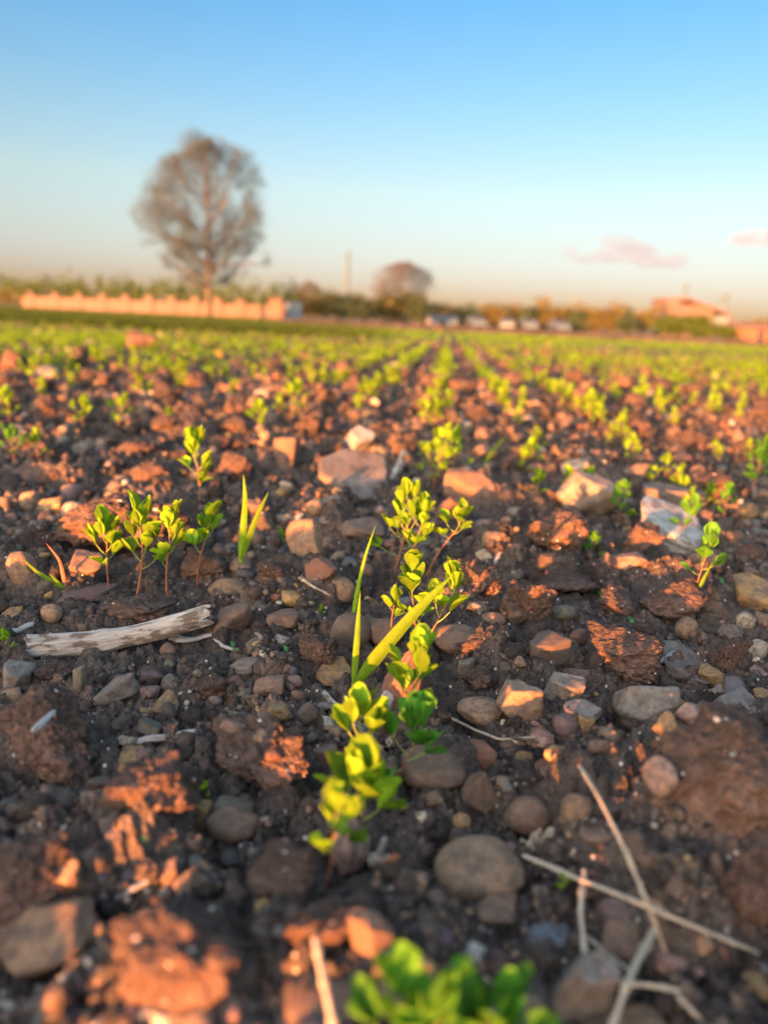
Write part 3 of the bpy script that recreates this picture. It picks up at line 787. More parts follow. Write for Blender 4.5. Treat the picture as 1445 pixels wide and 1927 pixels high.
# ------------------------------------------------------------------ automatic labels for the smaller stones and clods
ORD = ['', '', 'second', 'third', 'fourth', 'fifth', 'sixth', 'seventh', 'eighth', 'ninth', 'tenth', 'eleventh', 'twelfth']
def auto_label(desc, px, py):
    best = sorted(landmarks, key=lambda l: (l[1] - px) ** 2 + (2 * (l[2] - py)) ** 2)
    for l in best[:6]:
        dx, dy = px - l[1], (py - l[2]) * 1.6
        if abs(dx) > abs(dy): rel = 'left of' if dx < 0 else 'right of'
        else: rel = 'behind' if dy < 0 else 'in front of'
        d = math.hypot(dx, dy)
        for how in ('close', 'a little way', 'farther'):
            if (how == 'close' and d > 70) or (how == 'a little way' and d > 150): continue
            lab = '%s %s %s %s' % (desc, how, rel, l[0])
            lab = lab.replace('close in front of', 'just in front of').replace('close behind', 'just behind').replace('close left of', 'just left of').replace('close right of', 'just right of')
            if lab not in used: return unique(lab)
            break
    base = '%s %s %s' % (desc, rel, best[0][0])
    for k in range(2, 200):
        o = ORD[k] if k < len(ORD) else '%dth' % k
        lab = '%s, %s such' % (base, o)
        if lab not in used: return unique(lab)

def free(px, py, w, h, pad=0.25):
    for a, b, c, d in occupied:
        if px + w * (0.5 - pad) > a and px - w * (0.5 - pad) < c and py > b + (d - b) * 0.2 and py - h * (1 - pad) < d: return False
    return True
KW = {'round': 'rounded', 'angular': 'angular', 'slab': 'flat', 'shard': 'jagged', 'block': 'blocky'}
gravel_extra = []
n_st = 0; tries = 0
far_marks = [('the big flat slab', 664, 905), ('the orange faced block', 536, 890)]
while n_st < 175 and tries < 6000:
    tries += 1
    py = random.choice([random.uniform(740, 1000), random.uniform(960, 1250), random.uniform(1180, 1900), random.uniform(1150, 1600)]); px = random.uniform(5, 1440)
    d = ray(px, py); t = -CAM_H / d[2]
    size_m = random.choice([0.009, 0.012, 0.014, 0.018, 0.022, 0.03]) * random.uniform(0.8, 1.2) * (1.0 if t < 0.9 else 1.35)
    w = size_m * FPX / t
    if w < (24 if py > 1150 else 15) or w > 78: continue
    h = w * random.uniform(0.55, 0.95)
    if not free(px, py, w, h): continue
    kind = random.choice(['round', 'angular', 'angular', 'angular', 'angular', 'slab', 'shard', 'block'])
    colr = random.choice(['brown', 'brown', 'tan', 'grey', 'red', 'pink', 'dark', 'olive', 'slate', 'grey', 'ochre', 'purple', 'brown', 'grey', 'dark', 'olive', 'cream'])
    sz = 'tiny' if w < 22 else 'small' if w < 38 else 'medium'
    desc = '%s %s %s %s' % (sz, SC[colr][1], KW[kind], 'pebble' if kind == 'round' else 'stone')
    lab = auto_label(desc, px, py); del used[lab]
    put_stone('pebble' if kind == 'round' else 'stone', kind, 60 + random.randrange(6), 3 if w < 40 else 4, colr,
              px - w / 2, py - h, px + w / 2, py, lab, 'pebble' if kind == 'round' else 'stone', ST,
              rz=random.uniform(0, 6.28), tilt=(random.uniform(-.4, .4), random.uniform(-.4, .4)))
    occupied.append((px - w / 2, py - h, px + w / 2, py)); n_st += 1
n_cl = 0; tries = 0
while n_cl < 110 and tries < 6000:
    tries += 1
    py = random.choice([random.uniform(665, 760), random.uniform(700, 900), random.uniform(850, 1200), random.uniform(1150, 1880)]); px = random.uniform(5, 1440)
    d = ray(px, py); t = -CAM_H / d[2]
    size_m = random.uniform(0.018, 0.05) * (1.0 if t < 0.8 else 1.5 if t < 2 else 2.2)
    w = size_m * FPX / t
    if w < 18 or w > 110: continue
    h = w * random.uniform(0.5, 0.85)
    if not free(px, py, w, h, 0.3): continue
    sz = 'small' if w < 32 else 'medium' if w < 60 else 'big'
    lab = auto_label('%s crumbly brown clod' % sz, px, py); del used[lab]
    put_stone('soil_clod', 'clod', 50 + random.randrange(9), 4 if w < 45 else 5, None, px - w / 2, py - h, px + w / 2, py, lab, 'clod of earth', CL,
              rz=random.uniform(0, 6.28))
    if w > 40: occupied.append((px - w / 2, py - h, px + w / 2, py))
    n_cl += 1
print('auto stones', n_st, 'clods', n_cl)

# ------------------------------------------------------------------ stuff: gravel and crumbs, each one object
def scatter(protos, pos, scale, rng, tilt=True):
    """protos: list of (v, f tri); returns one vert array and face array"""
    V = []; F = []; n = 0
    idx = rng.integers(0, len(protos), len(pos))
    for k, (pv, pf) in enumerate(protos):
        m = idx == k; c = m.sum()
        if not c: continue
        a = rng.uniform(0, 2 * math.pi, c)
        R = np.zeros((c, 3, 3)); R[:, 0, 0] = np.cos(a); R[:, 0, 1] = -np.sin(a); R[:, 1, 0] = np.sin(a); R[:, 1, 1] = np.cos(a); R[:, 2, 2] = 1
        if tilt:
            b = rng.uniform(-0.6, 0.6, c); T = np.zeros((c, 3, 3)); T[:, 0, 0] = 1; T[:, 1, 1] = np.cos(b); T[:, 1, 2] = -np.sin(b); T[:, 2, 1] = np.sin(b); T[:, 2, 2] = np.cos(b)
            R = R @ T
        sc = scale[m] if scale.ndim == 2 else np.repeat(scale[m][:, None], 3, 1)
        v = np.einsum('nij,nvj->nvi', R, pv[None] * sc[:, None, :]) + pos[m][:, None, :]
        V.append(v.reshape(-1, 3))
        F.append((pf[None] + (np.arange(c) * len(pv))[:, None, None] + n).reshape(-1, pf.shape[1]))
        n += c * len(pv)
    return np.concatenate(V), np.concatenate(F)

def wedge(n, r0, r1, rng, half=0.72, power=1.0):
    r = r0 * (r1 / r0) ** rng.random(n) if power == 0 else np.sqrt(rng.random(n) * (r1 ** 2 - r0 ** 2) + r0 ** 2)
    a = rng.uniform(-half, half, n)
    return r * np.sin(a), r * np.cos(a), r
def clear_of_heroes(x, y, size):
    zz_ = macro(x, y) - CAM_H
    dep = y * math.cos(PITCH) - zz_ * math.sin(PITCH); up = y * math.sin(PITCH) + zz_ * math.cos(PITCH)
    a, b = x / dep, up / dep; c, s_ = math.cos(ROLL), math.sin(ROLL)
    px, py = 722.5 + (a * c + b * s_) * FPX, 963.5 - (-a * s_ + b * c) * FPX
    w = size * FPX / dep; keep = np.ones(len(x), bool)
    for x0, y0, x1, y1 in hero_rects:
        keep &= ~((w > 7) & (px > x0 - w * .3) & (px < x1 + w * .3) & (py > y0 + (y1 - y0) * .3) & (py < y1 + w * .9))
    return keep
def low_stone(kind, seed, sub=2):
    return stone_shape(kind, seed, sub)
rng = np.random.default_rng(21)
gp = [low_stone(k, 900 + i) for i, k in enumerate(['angular', 'angular', 'slab', 'angular', 'block', 'round', 'shard', 'slab', 'angular', 'shard'])]
# gravel: grains to small stones
x, y, r = wedge(23500, 0.16, 2.2, rng, power=0)
size = np.minimum(0.017, np.exp(rng.normal(math.log(0.0054), 0.55, len(x)))) * (0.75 + 0.55 * r)
x2, y2, r2 = wedge(5000, 1.6, 11, rng, power=0)
size = np.concatenate([size, np.exp(rng.normal(math.log(0.016), 0.35, len(x2))) * (0.8 + 0.12 * r2)])
x = np.concatenate([x, x2]); y = np.concatenate([y, y2])
size = np.minimum(size, 0.05)
k_ = (size < 0.0055) | (vn2(x / 0.13, y / 0.13, 91) + 0.35 * (rng.random(len(x)) - 0.5) > -0.06) | (np.hypot(x, y) > 2); x, y, size = x[k_], y[k_], size[k_]
k_ = clear_of_heroes(x, y, size); x, y, size = x[k_], y[k_], size[k_]
z = terrain(x, y) + size * 0.12
sc3 = size[:, None] * rng.uniform(0.6, 1.15, (len(x), 3)) * np.array([1, 1, 0.75])
v, f = scatter(gp, np.stack([x, y, z], -1), sc3, rng)
tag(obj('gravel', mk_mesh('gravel', v, [f], [M_GRAVEL])), kind='stuff')
# crumbs of soil
def crumb_shape(seed):
    u, f = ico(2)
    v = u * (1 + 1.1 * fbm3(u * 2.1 + seed, seed, 3))[:, None]
    return norm_box(v), f
cp = [crumb_shape(500 + i) for i in range(7)]
x, y, r = wedge(50000, 0.15, 2.0, rng, power=0)
size = np.where(rng.random(len(x)) < 0.16, np.exp(rng.normal(math.log(0.0085), 0.35, len(x))), np.exp(rng.normal(math.log(0.0033), 0.55, len(x)))) * (0.7 + 0.6 * r)
x2, y2, r2 = wedge(7000, 1.5, 10, rng, power=0)
size = np.concatenate([size, np.exp(rng.normal(math.log(0.022), 0.4, len(x2))) * (0.7 + 0.12 * r2)])
x = np.concatenate([x, x2]); y = np.concatenate([y, y2]); size = np.minimum(size, 0.08)
k_ = clear_of_heroes(x, y, size); x, y, size = x[k_], y[k_], size[k_]
z = terrain(x, y) + size * 0.1
sc3 = size[:, None] * rng.uniform(0.65, 1.15, (len(x), 3))
v, f = scatter(cp, np.stack([x, y, z], -1), sc3, rng)
tag(obj('soil_crumbs', mk_mesh('soil_crumbs', v, [f], [M_CRUMB])), kind='stuff')

# ------------------------------------------------------------------ seedlings
def leaflet(L, W, fold=0.5, curl=0.3, nu=7, nv=5, notch=0.08):
    """obovate leaflet along +X from the origin, folded along its midrib, +Z up"""
    us = np.linspace(0, 1, nu); vs = np.linspace(-1, 1, nv)
    wid = np.array([0.10 + 0 * 1.0] + [W * 0.5 * (math.sin(math.pi * min(1, u ** 1.25)) ** 0.75 if u < 1 else 0) for u in us[1:]])
    wid[0] = W * 0.04
    wid[-1] = W * 0.22
    P = []
    for i, u in enumerate(us):
        for vv in vs:
            yy = vv * wid[i]
            xx = u * L - (notch * L * (1 - abs(vv)) if i == nu - 1 else 0) - 0.12 * L * vv * vv * u ** 3
            zz = abs(yy) * math.tan(fold) + curl * L * (u ** 2) * 0.5
            P.append((xx, yy, zz))
    i = np.arange(nu - 1)[:, None] * nv + np.arange(nv - 1)[None, :]
    f = np.stack([i, i + nv, i + nv + 1, i + 1], -1).reshape(-1, 4)
    return np.array(P), f
def frame(direction, up=(0, 0, 1)):
    x = np.asarray(direction, float); x = x / np.linalg.norm(x)
    y = np.cross(up, x)
    if np.linalg.norm(y) < 1e-4: y = np.array([0, 1.0, 0])
    y = y / np.linalg.norm(y); z = np.cross(x, y)
    return np.stack([x, y, z], 1)
def dirv(az, el): return np.array([math.cos(az) * math.cos(el), math.sin(az) * math.cos(el), math.sin(el)])

def leaf_mb(mb, base, az, el, pet, L, W, r, detail=True, fat=1.0):
    """petiole and three leaflets"""
    d = dirv(az, el)
    tip = base + d * pet + np.array([0, 0, pet * 0.15])
    mid = (base + tip) / 2 - np.array([0, 0, pet * 0.08])
    if detail: mb.tube([base, mid, tip], [0.028 * L * fat, 0.024 * L * fat, 0.022 * L * fat], 5, 1, False)
    for k, (da, s) in enumerate(((0, 1.0), (0.75, 0.9), (-0.75, 0.9))):
        e2 = min(1.45, el + r.uniform(0.1, 0.5)); a2 = az + da + r.uniform(-0.15, 0.15)
        v, f = leaflet(L * s, W * s, r.uniform(0.15, 0.7), r.uniform(-0.25, 0.35), 7 if detail else 4, 5 if detail else 3)
        roll = r.uniform(-0.5, 0.5)
        c, q = math.cos(roll), math.sin(roll)
        v = np.stack([v[:, 0], v[:, 1] * c - v[:, 2] * q, v[:, 1] * q + v[:, 2] * c], -1)
        v = v @ frame(dirv(a2, e2 if k == 0 else e2 - 0.2)).T + tip
        mb.add(v, f, 0)

def stem_curve(H, lean, r, n=9):
    t = np.linspace(0, 1, n)[:, None]
    w = (r.uniform(-0.05, 0.05) * H, r.uniform(-0.05, 0.05) * H)
    p = np.hstack([lean[0] * t ** 1.4 + w[0] * np.sin(t * 3.1), lean[1] * t ** 1.4 + w[1] * np.sin(t * 3.1), H * t])
    return p
STEM_MATS = [M_LEAF, M_STEMG]
GREENER = None
def build_seedling(H, lean, spread, nleaf, seed, start=0.45, Ls=0.27, name='clover_seedling', deep=False):
    """returns root Empty at origin with stem and leaf parts; H in metres"""
    r = random.Random(seed)
    root = empty(name, (0, 0, 0))
    cur = stem_curve(H * 0.82, lean, r)
    mb = MB(); t = np.linspace(0, 1, len(cur))
    mb.tube(cur, H * (0.014 - 0.008 * t), 7, 0, True)
    obj('stem', mb.mesh('stem', [M_STEM]), root)
    ga = r.uniform(0, 6.28)
    nleaf = int(round(nleaf * 1.3)); Ls *= 1.02; spread *= 1.3
    for i in range(nleaf):
        u = start + (1 - start) * (i / max(1, nleaf - 1)) ** 0.8
        k = u * (len(cur) - 1); k0 = min(int(k), len(cur) - 2); base = cur[k0] + (cur[k0 + 1] - cur[k0]) * (k - k0)
        az = ga + i * 2.4 + r.uniform(-0.3, 0.3)
        el = 0.35 + 0.85 * (u - start) / (1 - start + 1e-6) + r.uniform(-0.15, 0.2)
        L = H * Ls * r.uniform(0.75, 1.1) * (1.0 if u > 0.55 else 0.8)
        m = MB(); pet = spread * r.uniform(0.4, 0.85) * (1.15 - 0.6 * (u - start))
        leaf_mb(m, base, az, el, pet, L, L * r.uniform(0.58, 0.76), r)
        obj('leaf', m.mesh('leaf', [M_LEAF_SHADED, M_STEMG] if deep else STEM_MATS), root)
    return root
SG = 'clover seedlings growing in rows across the field'
def hero_seedling(bx, by, tx, ty, wpx, nleaf, seed, label, start=0.45, Ls=0.27, land=None, dy=0.0):
    P, t = ground_at(bx, by)
    th = math.atan2(CAM_H - P[2], math.hypot(P[0], P[1]))
    H = (by - ty) * t / FPX / math.cos(th) * 1.0
    lx = (tx - bx) * t / FPX
    root = build_seedling(H, (lx, dy), wpx * t / FPX * 0.36, nleaf, seed, start, Ls, deep=seed in (12, 18, 19, 20, 21, 26, 27, 29, 38, 39))  # shaded: seedlings whose shade is carried by the darker leaf colour
    root.location = (P[0], P[1], P[2] - 0.002)
    tag(root, unique(label), 'seedling', SG)
    if land: landmarks.append((land, bx, by))
    return root
for a in [
    (207, 1118, 207, 985, 70, 6, 1, 'first seedling from the left in the row of four above the driftwood stick', 0.5, 0.30),
    (255, 1132, 270, 962, 75, 8, 2, 'second and tallest of the four seedlings above the driftwood stick', 0.45, 0.26),
    (316, 1136, 325, 968, 75, 6, 3, 'third seedling from the left in the row of four, with a low side leaf', 0.5, 0.26),
    (372, 1108, 397, 963, 60, 5, 4, 'fourth seedling of the row, leaning right in front of the lit clod', 0.6, 0.30),
    (376, 955, 370, 836, 75, 6, 5, 'leggy upright seedling behind the broad red clod', 0.45, 0.3),
    (742, 1082, 765, 925, 120, 10, 6, 'bushy bright yellow seedling left of the red stemmed one', 0.3, 0.24),
    (775, 1085, 790, 955, 90, 7, 66, 'yellow seedling close against the bushy bright yellow one', 0.4, 0.26),
    (806, 1078, 865, 955, 60, 6, 7, 'seedling with a bright red leaning stem and leaves at its top right', 0.7, 0.28),
    (735, 1245, 736, 1110, 30, 2, 8, 'thin seedling with two leaves left of the wide wheat blade', 0.7, 0.22),
    (784, 1238, 765, 1065, 70, 6, 9, 'tall narrow seedling crossed by the wide wheat blade', 0.45, 0.24),
    (792, 1238, 845, 1085, 90, 7, 10, 'seedling with broad pale leaves right of the wide wheat blade', 0.45, 0.27),
    (735, 1395, 785, 1238, 110, 6, 11, 'dark leaved blurred seedling with a red stem in front of the red brown slab', 0.5, 0.36),
    (745, 1480, 785, 1355, 120, 6, 12, 'low deep green seedling left of the sun patched pebble', 0.35, 0.46),
    (692, 1480, 668, 1362, 130, 5, 13, 'foreground seedling with big yellow heart shaped leaves', 0.6, 0.52),
    (690, 1600, 680, 1478, 150, 6, 14, 'blurred foreground seedling with the largest green and yellow leaves', 0.45, 0.56),
    (604, 1690, 625, 1535, 110, 3, 15, 'nearest thin stemmed seedling with two yellow leaf pairs', 0.7, 0.34),
    (815, 925, 830, 822, 110, 10, 16, 'bushy yellow seedling clump behind the bright yellow seedlings', 0.3, 0.25),
    (850, 905, 850, 825, 80, 7, 17, 'green lit seedling on the right of the bushy clump', 0.3, 0.28),
    (1264, 1028, 1296, 955, 50, 5, 18, 'shaded green seedling standing before the limestone plate', 0.55, 0.34),
    (1302, 1128, 1318, 1008, 60, 6, 19, 'shaded seedling beside the upright grass blade at right', 0.5, 0.28),
    (1160, 990, 1157, 920, 70, 7, 20, 'low green seedling behind the plate clod', 0.3, 0.35),
    (1362, 985, 1360, 924, 35, 4, 21, 'small shaded seedling right of the limestone plate', 0.4, 0.35),
    (998, 885, 998, 833, 36, 5, 22, 'single yellow seedling before the right hand rows', 0.4, 0.36),
    (1008, 945, 1008, 890, 30, 5, 23, 'small green seedling left of the leaning block', 0.4, 0.36),
    (1092, 940, 1105, 888, 50, 5, 24, 'small yellow seedling in front of the leaning block', 0.4, 0.36),
    (1225, 930, 1224, 885, 40, 5, 25, 'small yellow green seedling behind the squarish stone', 0.4, 0.36),
    (1410, 935, 1418, 850, 80, 9, 26, 'bushy shaded green seedling at the right edge', 0.3, 0.3),
    (1110, 1048, 1112, 1012, 50, 7, 27, 'tuft like low green seedling in the hollow behind the pinkish stone', 0.1, 0.5),
    (20, 1240, 15, 1192, 40, 5, 28, 'small seedling at the left edge by the driftwood stick', 0.4, 0.36),
    (30, 880, 25, 815, 70, 7, 29, 'shaded green seedling at the left edge behind the orange lit stone', 0.4, 0.3),
    (72, 870, 72, 815, 40, 5, 30, 'seedling just right of the left edge seedling', 0.4, 0.3),
    (160, 818, 160, 755, 45, 6, 31, 'yellow seedling in the second row behind the broad red clod', 0.45, 0.34),
    (225, 820, 232, 760, 60, 6, 32, 'yellow green seedling with a leaning stem right of the second row one', 0.4, 0.32),
    (488, 825, 490, 765, 45, 6, 33, 'yellow seedling behind the ribbed clod', 0.4, 0.32),
    (545, 800, 556, 732, 80, 9, 34, 'wide bushy seedling behind the orange faced block', 0.3, 0.3),
    (18, 800, 18, 740, 60, 7, 35, 'bushy seedling at the left edge, one row farther back', 0.3, 0.32),
    (800, 812, 800, 762, 45, 6, 36, 'small seedling behind the bushy yellow clump', 0.3, 0.34),
    (1180, 880, 1186, 830, 50, 6, 37, 'yellow seedling above the squarish stone in the right rows', 0.3, 0.34),
    (775, 2075, 775, 1972, 330, 6, 38, 'nearest blurred green seedling rising from the bottom edge', 0.3, 0.75),
    (905, 2075, 905, 1980, 300, 6, 39, 'blurred green leaves at the bottom edge, right of the nearest seedling', 0.3, 0.75),
    (385, 1498, 385, 1476, 20, 3, 40, 'tiny green sprout in the crack beside the wide seed clod', 0.2, 0.6),
    (1055, 1690, 1055, 1650, 40, 3, 41, 'thin weedy sprout under the long straw', 0.3, 0.3),
    (530, 1030, 530, 1002, 16, 3, 42, 'tiny sprout left of the lit tan stone', 0.2, 0.6),
    (604, 1160, 604, 1140, 14, 3, 43, 'tiny dark sprout on the small stone left of the dark stone', 0.2, 0.6),
]:
    hero_seedling(*a)
for ph, px, py in [('the row of four seedlings', 260, 1130), ('the leggy seedling', 376, 950), ('the bright yellow seedlings', 770, 1080), ('the wheat shoot', 663, 1310),
                   ('the bushy yellow clump', 820, 925)]:
    landmarks.append((ph, px, py))

# two-leaved sprouts
def two_leaf(px, py, s, label):
    P, t = ground_at(px, py); L = s * t / FPX
    root = empty('sprout', (P[0], P[1], P[2] - 0.001)); tag(root, unique(label), 'sprout')
    m = MB(); m.tube([(0, 0, 0), (0.1 * L, 0, 0.5 * L), (0, 0, 0.9 * L)], 0.06 * L, 6); obj('stem', m.mesh('stem', [M_STEMG]), root)
    for az, el in ((2.2, 0.9), (-0.7, 0.1)):
        m = MB(); v, f = leaflet(L, L * 0.6, 0.1, -0.2, 8, 7, 0.0)
        m.add(v @ frame(dirv(az, el)).T + np.array([0, 0, 0.88 * L]), f); obj('leaf', m.mesh('leaf', [M_COTY]), root)
two_leaf(262, 1585, 24, 'tiny two leaved turquoise green sprout in dark soil below the dull brown clod')
two_leaf(440, 1228, 14, 'tiny pale sprout at the right end of the driftwood stick')
two_leaf(1360, 1112, 16, 'tiny bluish sprout right of the shaded grass blade')
two_leaf(540, 1236, 14, 'tiny turquoise sprout between the rough tan clod and the dark stone')

# ------------------------------------------------------------------ wheat and grass
def blade(mb, pts, w, r, mi=0, n=16, fold=0.35, side=None):
    """flat tapering blade along a smooth path"""
    pts = np.asarray(pts, float)
    u = np.linspace(0, len(pts) - 1, n)
    P = np.stack([np.interp(u, np.arange(len(pts)), pts[:, k]) for k in range(3)], -1)
    for _ in range(3): P[1:-1] = (P[:-2] + 2 * P[1:-1] + P[2:]) / 4
    t = np.linspace(0, 1, n)
    wid = w * np.minimum(1, 0.35 + 3 * t) * (1 - t ** 2.2) + w * 0.02
    tan = np.gradient(P, axis=0); tan /= np.linalg.norm(tan, axis=1, keepdims=True)
    sd = np.array([1.0, 0.2, 0]) if side is None else np.array(side, float)
    a = np.cross(np.cross(tan, sd), tan); a /= np.linalg.norm(a, axis=1, keepdims=True)
    nrm = np.cross(tan, a)
    V = []
    for q in (-1, -0.5, 0, 0.5, 1):
        V.append(P + a * (wid * q / 2)[:, None] + nrm * (abs(q) * wid * fold / 2)[:, None])
    V = np.stack(V, 1).reshape(-1, 3)
    i = np.arange(n - 1)[:, None] * 5 + np.arange(4)[None, :]
    mb.add(V, np.stack([i, i + 5, i + 6, i + 1], -1).reshape(-1, 4), mi)
def px_rel(base, t, pts):
    """pixel offsets (dx right, dy up, dz away in metres) -> metres from the base"""
    return [(dx * t / FPX, dz, dy * t / FPX * 1.06) for dx, dy, dz in pts]
def grass(bx, by, blades, label, sheath=30, cat='grass shoot', name='grass_shoot'):
    P, t = ground_at(bx, by)
    root = empty(name, (P[0], P[1], P[2] - 0.002)); tag(root, unique(label), cat)
    if sheath:
        m = MB(); q = px_rel(P, t, [(0, 0, 0), (sheath * 0.06, sheath * .5, 0), (sheath * 0.1, sheath, 0)])
        m.tube(q, [6 * t / FPX * .9, 5 * t / FPX, 4.4 * t / FPX], 8); obj('stem', m.mesh('stem', [M_STEMG]), root)
    for w, pts, mat in blades:
        m = MB(); blade(m, px_rel(P, t, pts), w * t / FPX, 0); obj('blade', m.mesh('blade', [mat]), root)
grass(662, 1312, [(13, [(2, 25, 0), (5, 90, 0), (6, 150, 0.004), (7, 198, 0.01)], M_GRASS),
                  (30, [(4, 25, 0), (40, 80, -0.002), (90, 150, -0.004), (135, 200, 0), (175, 234, 0.008)], M_GRASS)],
      'wheat shoot with one upright and one wide slanting blade in the centre', 34)
grass(661, 1180, [(8, [(0, 0, 0), (8, 70, 0.004), (20, 130, 0.01), (37, 185, 0.015)], M_GRASS)], 'single thin arching blade behind the wheat shoot', 0)
grass(452, 1072, [(14, [(0, 20, 0), (5, 70, 0), (10, 130, 0), (6, 178, 0)], M_GRASS), (12, [(2, 20, 0), (20, 75, 0), (38, 118, 0), (52, 148, 0)], M_GRASS)],
      'pair of upright grass blades right of the row of four seedlings', 22)
grass(128, 1112, [(9, [(0, 0, 0), (-30, 22, 0), (-58, 38, 0), (-80, 60, 0)], M_GRASS), (7, [(-2, 0, 0), (-8, 40, 0), (-12, 62, 0), (-36, 92, 0)], M_STEM),
                  (6, [(-4, 6, 0), (-20, 22, 0), (-34, 36, 0)], M_GRASS)], 'onion like sprout with one green and one red blade left of the seedlings', 0)
grass(1303, 1134, [(10, [(0, 0, 0), (8, 30, 0), (18, 60, 0), (27, 86, 0)], M_GRASS)], 'single straight green blade beside the shaded seedling', 0)
grass(905, 880, [(8, [(0, 0, 0), (14, 22, 0), (28, 44, 0), (44, 62, 0)], M_GRASS)], 'slanting grass blade right of the bushy yellow clump', 0)
grass(1395, 1315, [(7, [(0, 0, 0), (20, 20, 0), (50, 34, 0)], M_STEM)], 'dark red blade at the right edge behind the biggest clod', 0)

# ------------------------------------------------------------------ seedlings in rows across the field
ROW_S = 0.18; ROW_M = 0.072; ROW_0 = -0.02
def copy_thing(root, loc, rz, s):
    r = root.copy(); COL.objects.link(r); r.location = loc; r.rotation_euler = (0, 0, rz); r.scale = (s, s, s)
    for ch in root.children:
        c = ch.copy(); COL.objects.link(c); c.parent = r
    return r
protos = [build_seedling(1.0, (random.uniform(-.12, .12), random.uniform(-.1, .1)), 0.27, 7, 200 + i, 0.3, 0.29) for i in range(5)]
first_use = [True] * 5
def merged_proto(seed, detail):
    r = random.Random(seed); mb = MB()
    cur = stem_curve(0.8, (r.uniform(-.1, .1), r.uniform(-.1, .1)), r, 5)
    if detail > 0: mb.tube(cur, 0.02, 4, 1, False)
    n = 7 if detail else 5; ga = r.uniform(0, 6)
    for i in range(n):
        u = 0.3 + 0.7 * i / (n - 1); base = cur[min(4, int(u * 4))]
        L = 0.30 * r.uniform(0.8, 1.15)
        if detail: leaf_mb(mb, base, ga + i * 2.4, 0.4 + 0.8 * u, 0.2 * r.uniform(.6, 1), L, L * 0.7, r, False)
        else:
            for q in range(2):
                v, f = leaflet(0.36, 0.26, 0.4, 0, 3, 3); mb.add(v @ frame(dirv(ga + i * 2.4 + q, 0.7)).T + base + dirv(ga + i * 2.4, 0.3) * 0.18, f, 0)
    return mb
merged = [merged_proto(300 + i, 1).mesh('seedling', [M_LEAF, M_STEM]) for i in range(5)]
merged_np = []
for i in range(5):
    mb = merged_proto(330 + i, 0); merged_np.append((np.concatenate(mb.v), np.concatenate(mb.f[4])))
cand = []
rr = random.Random(5)
for k in range(-170, 200):
    y = 0.9 + rr.uniform(0, 0.1)
    if abs(k) > 14: y = abs(k) * ROW_S / 0.66
    while y < 30:
        x = ROW_0 + k * ROW_S + ROW_M * y + rr.gauss(0, 0.016)
        dens = 1.0 if y > 1.6 else 0.45
        sp = 0.020 + 0.028 * rr.random() + (0 if y < 6 else 0.03) + (0.15 if rr.random() < 0.08 else 0)
        if y < 1.9 and x < 0.1: dens *= 0.4
        patch = float(vn2(np.array([x / 0.5]), np.array([y / 0.9]), 77)[0]); dens *= (0.45 + 1.3 * max(0, patch + 0.3)) if y < 4 else 0.68 + 0.6 * patch
        if y > 8 and x > 0.25 * y: dens *= 0.75
        if x < 0: dens *= 0.75 + 0.25 * min(1, y / 6)
        if rr.random() < dens and abs(x) < 0.84 * y:
            cand.append((k, x, y, rr.uniform(0.034, 0.058) * (0.8 if y < 1.5 else 1.08 if y < 7 else 0.9)))
        y += sp
print('row plants', len(cand))
RW = lambda k: 'the centre row' if k == 0 else ('the %s row %s of the centre row' % ({1: 'first'}.get(abs(k)) or (ORD[abs(k)] if abs(k) < 13 else '%dth' % abs(k)), 'right' if k > 0 else 'left'))
hero_px = [(x0, y0, x1, y1) for x0, y0, x1, y1 in occupied]
inst = []; rest = []
cnt = {}
for k, x, y, h in sorted(cand, key=lambda c: c[2]):
    z = float(macro(x, y))
    px, py, dep = to_px(x, y, z)
    inside = -20 < px < 1465 and py < 1500
    if len(inst) < 255 and inside: inst.append((k, x, y, h))
    else: rest.append((k, x, y, h))
for k, x, y, h in inst:
    z = float(zat(x, y)[0]) - 0.003
    cnt[k] = cnt.get(k, 0) + 1
    n = cnt[k]; o_ = 'first' if n == 1 else (ORD[n] if n < 13 else '%dth' % n)
    lab = unique('%s yellow green seedling of those dotted along %s' % (o_, RW(k)))
    if y < 1.7:
        i = random.randrange(5)
        if first_use[i]:
            r0 = protos[i]; r0.location = (x, y, z); r0.rotation_euler = (0, 0, random.uniform(0, 6.28)); r0.scale = (h,) * 3; first_use[i] = False
        else: r0 = copy_thing(protos[i], (x, y, z), random.uniform(0, 6.28), h)
    else:
        r0 = obj('clover_seedling', random.choice(merged)); r0.location = (x, y, z); r0.rotation_euler = (0, 0, random.uniform(0, 6.28)); r0.scale = (h,) * 3
    tag(r0, lab, 'seedling', SG)
A = np.array([(x, y, h) for k, x, y, h in rest]); zz = zat(A[:, 0], A[:, 1]) - 0.003
v, f = scatter(merged_np, np.stack([A[:, 0], A[:, 1], zz], -1), A[:, 2] * 1.1, rng, False)
tag(obj('seedling_cover', mk_mesh('seedling_cover', v, [f], [M_LEAF])), kind='stuff')
# green crop at the far left up to the wall
n = 52000
yy_ = 9 + 55 * rng.random(n) ** 1.5; xx_ = yy_ * (-0.92 + 0.94 * rng.random(n) ** 0.75 * np.minimum(1, 0.72 + 0.28 * rng.random(n)))
v, f = scatter(merged_np, np.stack([xx_, yy_, zat(xx_, yy_)], -1), rng.uniform(0.05, 0.09, n), rng, False)
tag(obj('grass_cover', mk_mesh('grass_cover', v, [f], [M_HEDGE])), kind='stuff')

